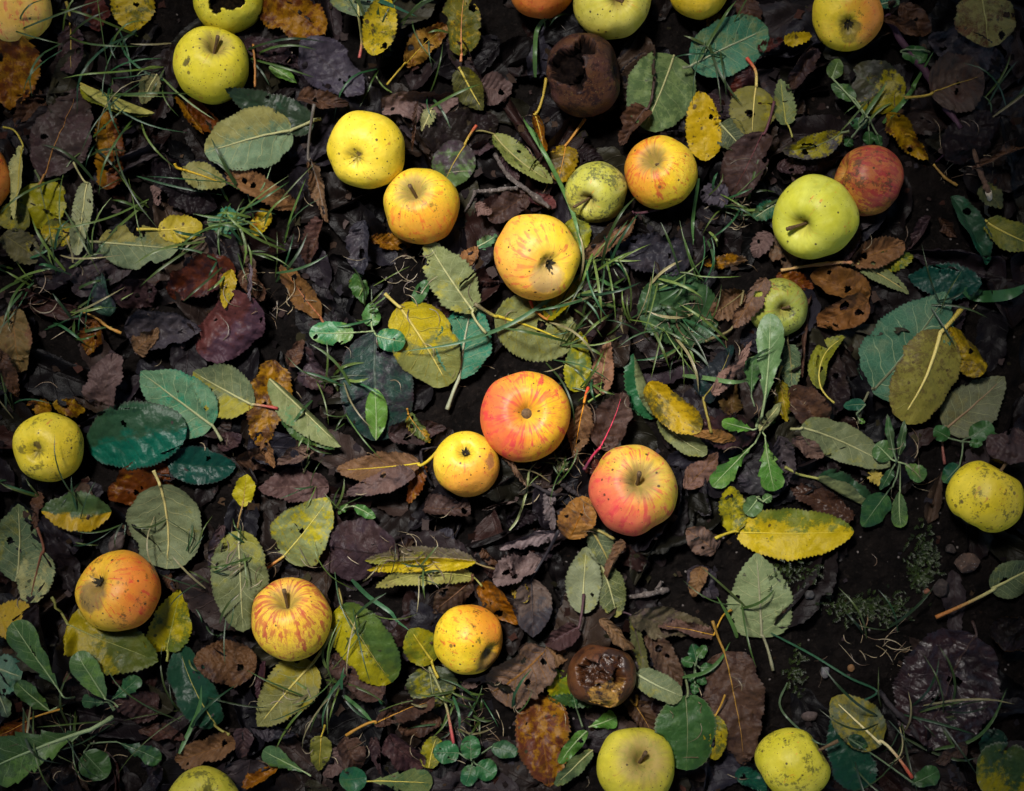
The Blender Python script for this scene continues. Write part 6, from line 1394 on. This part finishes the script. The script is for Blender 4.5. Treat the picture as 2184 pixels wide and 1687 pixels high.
def build_things():
    W = lambda reg, b, t, w, kind='weed', **kw: (P(reg, *b), P(reg, *t), w / 3.0, kind, kw)
    # --- weeds
    plant(P('F', 500, 1050), 'dandelion plant with one long upright leaf and shorter toothed leaves', [
        W('F', (440, 850), (450, 600), 130, 'weedd', shape='da', lobe=.55, nlobe=4, c0=(.05, .105, .04)),
        W('F', (515, 975), (560, 318), 185, 'weed', shape='da', lobe=.35, nlobe=5, over=True, lift=10, pr=3.2, c0=(.105, .175, .075), c1=(.13, .20, .09), fl=.2, fr=.1),
        W('F', (455, 1062), (248, 1008), 95, 'weed', shape='ob', lobe=.5, nlobe=4, c0=(.075, .17, .03)),
        W('F', (525, 1100), (590, 1455), 175, 'weed', shape='da', lobe=.6, nlobe=4, c0=(.06, .145, .03)),
        W('F', (455, 1150), (192, 1425), 150, 'weed', shape='da', lobe=.6, nlobe=4, c0=(.065, .15, .035)),
        W('F', (555, 1030), (590, 960), 50, 'weed', c0=(.08, .17, .03)),
        W('F', (490, 1070), (630, 890), 80, 'cream', c0=(.26, .27, .13), tat=.35, crum=4)], 'dandelion_plant', 'dandelion')
    plant(P('E', 203, 428), 'small green seedling with hole bitten rounded leaves', [
        W('E', (195, 400), (190, 248), 115, 'weed', c0=(.065, .155, .05)),
        W('E', (80, 440), (-205, 440), 165, 'weed', shape='rd', c0=(.045, .155, .075), wave=7, holes=[(.86, .3, 4.5), (.55, -.1, 2), (.35, .95, 10)]),
        W('E', (225, 460), (410, 500), 150, 'weed', shape='rd', c0=(.025, .125, .065), wave=6, holes=[(.6, .1, 3.0)])], 'seedling')
    plant(P('E', 220, 1145), 'single bright green lance shaped leaf lying on the dusky blue green leaf', [W('E', (220, 1130), (215, 798), 155, 'weed', stalk=False, shape='sp', c0=(.115, .215, .050), c1=(.12, .22, .06), lift=5, tat=.08)], 'weed_leaf', 'leaf')
    plant(P('G', 420, 1130), 'dandelion with two broad dark green leaves left of the smaller leafed one', [
        W('G', (385, 1085), (78, 608), 240, 'weed', shape='da', lobe=.45, nlobe=3, c0=(.045, .095, .032), lift=9),
        W('G', (310, 1180), (105, 990), 150, 'weed', shape='ob', lobe=.3, nlobe=3, c0=(.045, .095, .032), lift=5)], 'dandelion_plant', 'dandelion')
    plant(P('G', 720, 1180), 'dandelion with a smooth pale ribbed leaf on the wide dull green leaf', [
        W('G', (660, 1110), (498, 795), 195, 'weed', shape='ob', lobe=.15, nlobe=4, c0=(.060, .110, .040), lift=10),
        W('G', (690, 1120), (890, 960), 130, 'weedd', shape='da', lobe=.6, nlobe=4, c0=(.03, .085, .04)),
        W('G', (690, 1120), (520, 1110), 110, 'weedd', shape='da', lobe=.6, nlobe=4, c0=(.03, .07, .035))], 'dandelion_plant', 'dandelion')
    plant(P('G', 690, 1240), 'huge toothed dandelion leaf filling the bottom left corner', [W('G', (560, 1310), (-90, 1560), 360, 'weed', stalk=True, shape='da', lobe=.45, nlobe=5, c0=(.045, .085, .030), lift=14, pr=4.5, gv=.2, fl=.15, fr=.2)], 'dandelion_leaf', 'leaf')
    plant(P('H', 838, 1510), 'small rosette of rounded dark green weed leaves at the bottom', [
        W('H', (755, 1450), (588, 1440), 150, 'weedd', shape='rd', holes=[(.75, -.3, 2.5), (.4, .4, 2.5)], c0=(.030, .105, .048)), W('H', (830, 1480), (820, 1335), 130, 'weedd', shape='rd', c0=(.032, .11, .045)),
        W('H', (835, 1525), (790, 1650), 115, 'weedd', shape='rd', c0=(.028, .10, .05)), W('H', (870, 1520), (985, 1590), 150, 'weedd', shape='rd', c0=(.028, .11, .045)), W('H', (960, 1410), (1130, 1440), 110, 'weedd', shape='rd', c0=(.02, .06, .03))])
    plant(P('H', 1545, 1290), 'bright green lobed weed leaf below the collapsed rotten apple', [W('H', (1580, 1280), (1762, 1215), 150, 'weed', shape='da', lobe=.4, nlobe=3, c0=(.065, .155, .035), pet=None), W('H', (1500, 1150), (1470, 1030), 40, 'weedd')], 'dandelion_leaf', 'leaf')
    plant(P('F', 1800, 1140), 'creeping weed with round leaves on the grey sage leaf', [
        W('F', (1705, 1115), (1600, 1060), 105, 'weedd', shape='rd', c0=(.025, .075, .028)), W('F', (1840, 1110), (1980, 1020), 130, 'weedd', shape='rd', c0=(.035, .09, .03)), W('F', (1835, 1140), (1915, 1150), 60, 'weedd', c0=(.035, .09, .03)),
        W('F', (1770, 1290), (1670, 1400), 130, 'weedd', c0=(.012, .06, .04))])
    plant(P('F', 1365, 1265), 'sprawling weed with a long narrow upright stem and crinkled leaves', [
        W('F', (1335, 1250), (1235, 1150), 150, 'weed', shape='rd', c0=(.055, .115, .04), wave=8), W('F', (1420, 1280), (1545, 1385), 120, 'weed', shape='ob', c0=(.055, .12, .05), lobe=.2), W('F', (1380, 1240), (1425, 1000), 60, 'weedd', shape='nr', c0=(.045, .085, .04)),
        W('F', (1340, 1310), (1270, 1450), 70, 'weedd', shape='nr', c0=(.03, .07, .03)), W('F', (1385, 1450), (1400, 1690), 120, 'weed', shape='ob', c0=(.05, .09, .035), lobe=.15), W('F', (1300, 1470), (1150, 1680), 190, 'weedd', c0=(.02, .06, .028)),
        W('F', (1345, 1190), (1310, 960), 55, 'weedd', shape='nr', c0=(.05, .07, .03))])
    plant(P('F', 470, 1490), 'pale round weed leaf pair left of the bright yellow blotched leaf', [W('F', (490, 1490), (400, 1600), 130, 'weed', shape='rd', c0=(.10, .165, .08)), W('F', (515, 1520), (570, 1480), 70, 'weed', c0=(.09, .16, .06))])
    plant(P('C', 1180, 760), 'leafy weed above the dusky red streaked apple', [
        W('C', (1130, 830), (1120, 750), 120, 'weedd', shape='rd', c0=(.025, .075, .045)), W('C', (1190, 840), (1200, 930), 80, 'weedd'), W('C', (1080, 880), (1040, 930), 90, 'weedd', lobe=.3), W('C', (1240, 860), (1270, 940), 60, 'weedd'),
        W('C', (1100, 640), (950, 540), 95, 'weed', c0=(.05, .10, .035)), W('C', (960, 500), (1000, 380), 110, 'weed', c0=(.075, .12, .04), twist=.4)])
    plant(P('I', 80, 880), 'little weed with pointed leaves left of the long brown leaf', [
        W('I', (90, 860), (60, 750), 90, 'weedd', c0=(.02, .065, .03)), W('I', (70, 870), (-10, 850), 70, 'weedd'), W('I', (110, 900), (210, 895), 70, 'weedd'), W('I', (85, 960), (25, 985), 60, 'weedd'), W('I', (90, 960), (150, 1000), 60, 'weedd'), W('I', (80, 1000), (75, 1070), 60, 'weedd'), W('I', (95, 830), (150, 760), 70, 'weedd')])
    plant(P('H', 130, 1640), 'pale mottled lobed dandelion leaf at the bottom edge', [W('H', (160, 1635), (585, 1640), 190, 'yelg', shape='da', lobe=.5, nlobe=4, stalk=False, c0=(.12, .15, .06), c1=(.055, .095, .04), dots=.1)], 'dandelion_leaf', 'leaf')
    plant(P('G', 1990, 1590), 'grey green toothed dandelion leaf right of the bottom olive apple', [W('G', (1960, 1575), (1682, 1425), 150, 'weed', shape='da', lobe=.35, nlobe=5, c0=(.07, .125, .065))], 'dandelion_leaf', 'leaf')
    plant(P('G', 2183, 1600), 'dark green round weed leaf at the bottom edge beside the pale lobed one', [W('G', (2170, 1620), (2345, 1600), 170, 'weedd', shape='rd', stalk=False, c0=(.02, .085, .05))], 'weed_leaf', 'leaf')
    plant(P('G', 560, 1400), 'two dim green weed leaves right of the huge dandelion leaf', [W('G', (540, 1440), (680, 1600), 190, 'weedd', shape='rd', c0=(.03, .07, .022)), W('G', (740, 1380), (1035, 1490), 140, 'weedd', shape='da', lobe=.5, nlobe=4, c0=(.015, .05, .025))])
    plant(P('I', 1480, 1640), 'oval dark green weed leaf at the bottom below the grass', [W('I', (1470, 1650), (1640, 1560), 130, 'weedd', shape='ob', c0=(.025, .06, .02)), W('I', (1060, 1350), (1180, 1400), 90, 'weedd', c0=(.01, .035, .018))])
    plant(P('E', 20, 1560), 'small green weed sprig above the plum purple round leaf', [W('E', (80, 1550), (220, 1625), 75, 'weed', c0=(.05, .13, .035)), W('E', (40, 1540), (-20, 1600), 45, 'weed', c0=(.05, .12, .03))])
    plant(P('F', 1110, 960), 'small dark green seedling leaf below the broad serrated teal leaf', [W('F', (1170, 900), (1025, 910), 80, 'weedd', c0=(.02, .08, .055)), W('F', (1130, 1000), (1165, 1020), 40, 'weed')])
    # --- single grass blades
    blade_thing('long green grass blade running down across the big dashed yellow apple', [('B', 1150, 760, 22), ('B', 1300, 1030, 30), ('B', 1440, 1300, 24), ('B', 1500, 1500, 10), ('B', 1535, 1690, 12)], 8.5, (.055, .125, .030))
    blade_thing('long green grass blade arching over the round holed yellow green leaf', [('E', 1530, 75, 8), ('E', 1350, 220, 16), ('E', 1080, 390, 14), ('E', 760, 510, 12), ('E', 400, 565, 5)], 8.0, (.035, .090, .035))
    blade_thing('bent green grass blade right of the big dashed yellow apple', [('E', 1530, -40, 14), ('E', 1540, 60, 20), ('E', 1680, 130, 18), ('E', 1800, 170, 8)], 9, (.055, .135, .040))
    blade_thing('thin upright grass blade right of the golden yellow leaf', [('C', 70, 1180, 6), ('C', 60, 1400, 10), ('C', 50, 1585, 5)], 7, (.035, .085, .022))
    blade_thing('pointed grass blade leaning toward the round grey brown leaf', [('C', 1250, 810, 6), ('C', 1350, 700, 22), ('C', 1450, 570, 28), ('C', 1525, 395, 30)], 10, (.050, .115, .025))
    blade_thing('second pointed grass blade above the dusky red streaked apple', [('C', 1085, 820, 6), ('C', 1170, 700, 16), ('C', 1250, 575, 24)], 9, (.055, .105, .028))
    blade_thing('grass blade crossing the tip of the broad blue green leaf', [('C', 90, 420, 4), ('C', 170, 270, 12), ('C', 250, 140, 20), ('C', 318, 50, 26)], 6, (.055, .095, .022))
    blade_thing('folded grass blade above the black hollow of the rotten apple', [('B', 1238, 520, 6), ('B', 1235, 380, 26), ('B', 1250, 220, 34), ('B', 1310, 165, 18), ('B', 1350, 190, 4)], 9, (.038, .080, .022))
    blade_thing('grass blade at the top across the yellow twisted leaf', [('B', 100, 65, 12), ('B', 260, 95, 14), ('B', 500, 160, 10)], 9, (.020, .075, .040))
    blade_thing('upright grass blade standing in the lower left patch beside bottle green leaf', [('G', 1190, 1400, 4), ('G', 1270, 1220, 18), ('G', 1320, 1100, 24), ('G', 1345, 960, 28)], 9, (.045, .110, .032))
    blade_thing('pale green grass leaf blade right of the dandelion with purple leaf behind', [('F', -10, 715, 8), ('F', 120, 735, 14), ('F', 260, 760, 10), ('F', 400, 745, 6)], 9, (.085, .150, .050))
    blade_thing('grass blade leaning on the left edge of the pointed sage leaf on soil', [('I', 345, 705, 6), ('I', 320, 640, 14), ('I', 270, 540, 20), ('I', 200, 425, 22)], 8, (.050, .100, .022))
    blade_thing('grass blade running from the little weed to the pointed sage leaf', [('I', -20, 930, 6), ('I', 120, 905, 12), ('I', 220, 830, 14), ('I', 300, 730, 10)], 8, (.040, .090, .022))
    blade_thing('long grass blade across the glossy blackish leaf', [('I', 1560, 1380, 6), ('I', 1780, 1320, 12), ('I', 1900, 1190, 16), ('I', 2010, 990, 24)], 7, (.030, .062, .014))
    blade_thing('thin grass runner lying on the bare soil', [('I', 550, 665, 4), ('I', 820, 810, 5), ('I', 1050, 950, 5), ('I', 1235, 1045, 5), ('I', 1080, 1100, 5), ('I', 920, 1135, 4)], 4.5, (.018, .062, .030))
    blade_thing('thin trailing stem from the lopsided apple up the soil', [('I', 660, 985, 8), ('I', 615, 1120, 8), ('I', 680, 1230, 8), ('I', 800, 1310, 10), ('I', 940, 1345, 8)], 4.5, (.055, .085, .045))
    blade_thing('long dark green leaf blade at the right edge', [('F', 1765, 175, 6), ('F', 1880, 210, 14), ('F', 2030, 205, 18), ('F', 2240, 110, 14)], 24, (.022, .075, .022))
    blade_thing('pale stem with a forked foot between star apple and rosy apple', [('E', 1075, 1690, 5), ('E', 1130, 1610, 10), ('E', 1185, 1440, 12), ('E', 1200, 1320, 14), ('E', 1250, 1260, 12)], 5, (.16, .18, .075))
    blade_thing('grass blade beside the yellow green leaf left of the half yellow oval leaf', [('H', 30, 1055, 8), ('H', 140, 1150, 12), ('H', 230, 1220, 8)], 8, (.04, .10, .03))
    blade_thing('broad grass blade below the long pale olive curved leaf', [('H', 80, 320, 8), ('H', 180, 440, 12), ('H', 320, 540, 10), ('H', 450, 640, 4)], 9, (.035, .10, .045))
    # --- twigs and stems
    twig('knobbly grey forked twig above the big dashed apple', [([('B', 985, 1000, 8), ('B', 1030, 1090, 14), ('B', 1090, 1160, 16), ('B', 1190, 1240, 12), ('B', 1330, 1350, 8)], 4.6, 4.8, 5), ([('B', 845, 1240, 8), ('B', 980, 1235, 12), ('B', 1130, 1225, 14)], 4.2, 4.2, 3), ([('B', 860, 1245, 8), ('B', 830, 1310, 6), ('B', 790, 1370, 4)], 3.2, 2.2, 1)], M_TWIG)
    twig('long smooth purple stem slanting through the upper right', [([('C', 1260, 140, 6), ('C', 1380, 330, 14), ('C', 1510, 500, 16), ('C', 1600, 660, 14), ('C', 1700, 870, 8)], 8.5, 5.5, 2), ([('C', 1700, 870, 8), ('C', 1660, 960, 8), ('C', 1620, 1040, 5)], 3.0, 2.0, 1)], M_PURT, 'stem', 'stem')
    twig('brown snapped twig with a pale splintered end at the right', [([('C', 1770, 960, 6), ('C', 1840, 1140, 8), ('C', 1890, 1260, 8)], 5, 6, 2)], M_BROWNT, extra=([('C', 1888, 1255, 8), ('C', 1930, 1340, 8), ('C', 1955, 1385, 7)], 7.0, 2.5))
    twig('small pale broken twig near the smooth sage leaf bottom middle', [([('H', 1830, 440, 6), ('H', 1950, 420, 8), ('H', 2085, 400, 8)], 5, 7, 2), ([('H', 2010, 400, 8), ('H', 2045, 340, 16)], 4.5, 3.5, 0)], M_TWIG)
    twig('black twig lying below the glossy blackish leaf', [([('I', 1250, 1050, 5), ('I', 1340, 1160, 7), ('I', 1420, 1240, 6), ('I', 1480, 1330, 4)], 6.5, 5, 2)], M_DARKT)
    twig('dark thin twig below the largest apple', [([('E', 1220, 1400, 6), ('E', 1330, 1455, 8), ('E', 1440, 1475, 6)], 4, 3, 1), ([('E', 1410, 1400, 6), ('E', 1520, 1480, 6)], 6, 4.5, 1)], M_DARKT)
    twig('cream and pink stalk lying over the small half hidden apple', [([('F', 610, 50, 8), ('F', 800, 20, 14), ('F', 960, 8, 14), ('F', 1075, 5, 10)], 3.2, 3.8, 1)], plain('pink_stalk', (.42, .28, .10, 1), (.42, .16, .09, 1), 60, .5, .3, .0004), 'stem', 'stem')
    twig('thin red stalk in the crook of the pale leaf near the plum leaf', [([('A', 1660, 340, 8), ('A', 1672, 480, 10), ('A', 1675, 610, 8)], 2.2, 2.6, 0)], plain('amber_stalk', (.32, .14, .02, 1), (.20, .07, .02, 1), 60, .5, .3, .0004), 'stem', 'stem')
    twig('yellow petiole without a leaf beside the violet crumpled leaf', [([('D', 530, 305, 8), ('D', 640, 350, 12), ('D', 720, 410, 10), ('D', 802, 447, 6)], 2.4, 3.6, 0)], plain('gold_stalk', (.40, .27, .06, 1), (.34, .13, .02, 1), 90, .5, .3, .0004), 'stem', 'stem')
    twig('yellow bare stalk below the curled golden orange leaf', [([('C', 1600, 1055, 6), ('C', 1670, 1140, 10), ('C', 1750, 1190, 6)], 2.2, 3.4, 0)], plain('straw_stalk', (.34, .22, .04, 1), (.22, .12, .03, 1), 90, .5, .3, .0004), 'stem', 'stem')
    twig('dark bent hook twig left of the small star apple', [([('E', 590, 1420, 5), ('E', 540, 1310, 10), ('E', 515, 1200, 10), ('E', 560, 1175, 8), ('E', 640, 1170, 6)], 3, 2.2, 1)], M_DARKT)
    # --- stones
    mR = plain('red_stone', (.035, .022, .017, 1), (.085, .050, .036, 1), 260, .8, .8, .002, extra=((.18, .16, .15, 1), 300, .2)); mG = plain('grey_stone', (.06, .058, .062, 1), (.15, .14, .145, 1), 300, .7, .6, .001); mD = plain('dark_stone', (.018, .013, .012, 1), (.045, .032, .027, 1), 260, .8, .8, .002); mP = plain('pink_stone', (.04, .028, .026, 1), (.085, .06, .055, 1), 300, .8, .6, .001)
    stone('rough reddish brown stone by the dim sage leaf at the right edge', 'I', 1812, 235, 30, 24, mR, 3, 'stone', 'stone')
    stone('dark brown angular stone left of the dim sage leaf', 'I', 1650, 385, 20, 21, mD, 4, 'stone', 'stone')
    stone('small dark stone above the rough reddish stone', 'I', 1712, 140, 12, 12, mD, 5)
    stone('grey rounded pebble right of the pointed sage leaf', 'I', 806, 432, 11, 11, plain('dull_pebble', (.03, .028, .028, 1), (.07, .064, .062, 1), 300, .7, .6, .001), 6)
    stone('whitish sharp pebble on the soil among the runner stems', 'I', 907, 924, 11, 14, mG, 7)
    stone('mauve brown pebble above the lopsided apple', 'I', 812, 1203, 19, 12, mP, 8)
    stone('tiny rust pebble beside the whitish sharp pebble', 'I', 1075, 900, 8, 8, plain('rust_pebble', (.12, .06, .025, 1), (.2, .1, .04, 1), 300, .7, .6, .001), 9)
    stone('tiny reddish pebble left of the dark angular stone', 'I', 1562, 412, 8, 8, plain('red_pebble', (.12, .045, .025, 1), (.18, .08, .05, 1), 300, .7, .6, .001), 10)
    stone('greyish pink stone above the smoky orange apple', 'G', 760, 105, 19, 26, mP, 12, 'stone', 'stone')

# ------------------------------------------------------------------ added unseen apple tree: crown darkens the edges, gap cut towards the light
def build_shade_tree():
    rng = np.random.RandomState(21)
    org = np.array((1.15, 1.75, 0.0))
    root = empty('shade_tree', org); tag(root, 'unseen apple tree added to shade the edges, its crown overhead', 'tree')
    bark = plain('shade_tree_bark', (.05, .042, .036, 1), (.13, .115, .10, 1), 30, .9, .9, .01)
    v, f, uv = tube(spline([(0, 0, -.05), (.03, -.02, .6), (-.05, -.06, 1.2), (-.12, -.1, 1.75)], 24), np.linspace(.13, .085, 24) * (1 + .06 * rng.randn(24)), 14)
    link('trunk', mesh('trunk', v, f), bark, root)
    for e in ((-1.9, -.4, 2.5), (-1.0, -2.3, 2.4), (.6, -1.2, 2.6), (-.9, 1.0, 2.7), (1.0, .8, 2.6), (-2.6, -1.5, 2.3)):
        p = np.array([(-.12, -.1, 1.7), (e[0] * .35, e[1] * .35, 2.05), (e[0] * .7, e[1] * .7, 2.3 + .1 * rng.rand()), e])
        v, f, uv = tube(spline(p, 22), np.linspace(.06, .012, 22), 9)
        link('limb', mesh('limb', v, f), bark, root)
    N = 95000
    th = rng.rand(N) * 6.283; rr = 4.7 * np.sqrt(rng.rand(N)); h = rng.uniform(1.95, 2.95, N)
    x = rr * np.cos(th) - .2; y = rr * np.sin(th) + .4
    lx, ly = _d[0] / _d[2] * h, _d[1] / _d[2] * h
    dist = np.hypot(x - lx, y - ly) + .10 * vnoise(x * 3, y * 3, 51)
    keep = dist > GAP
    keep &= ~((np.hypot(x, y) < .75) & (rng.rand(N) < .15))
    x, y, h = x[keep], y[keep], h[keep]; n = len(x)
    a = rng.rand(n) * 6.283; L = rng.uniform(.075, .125, n); W = L * .62; tl = rng.uniform(-.7, .7, n); t2 = rng.uniform(-.6, .6, n)
    d1 = np.stack([np.cos(a) * np.cos(tl), np.sin(a) * np.cos(tl), np.sin(tl)], -1); d2 = np.stack([-np.sin(a) * np.cos(t2), np.cos(a) * np.cos(t2), np.sin(t2)], -1)
    c = np.stack([x, y, h], -1)
    vs = np.stack([c - d1 * L[:, None] * .5, c - d1 * L[:, None] * .1 + d2 * W[:, None] * .5, c + d1 * L[:, None] * .5, c - d1 * L[:, None] * .1 - d2 * W[:, None] * .5], 1).reshape(-1, 3) - org
    me = mesh('crown', vs, np.arange(n * 4).reshape(n, 4)); toned(me, np.repeat(np.array([(.05, .085, .02)]) * rng.uniform(.5, 1.5, (n, 1)), 4, 0))
    link('crown', me, M_BLADE, root)
# ------------------------------------------------------------------ build the pile from the bottom up
build_litter()
for layer in (0, 1, 2, 3): build_leaves(layer)
build_things()
build_moss()
build_grass()
GAP = 0.29
build_shade_tree()
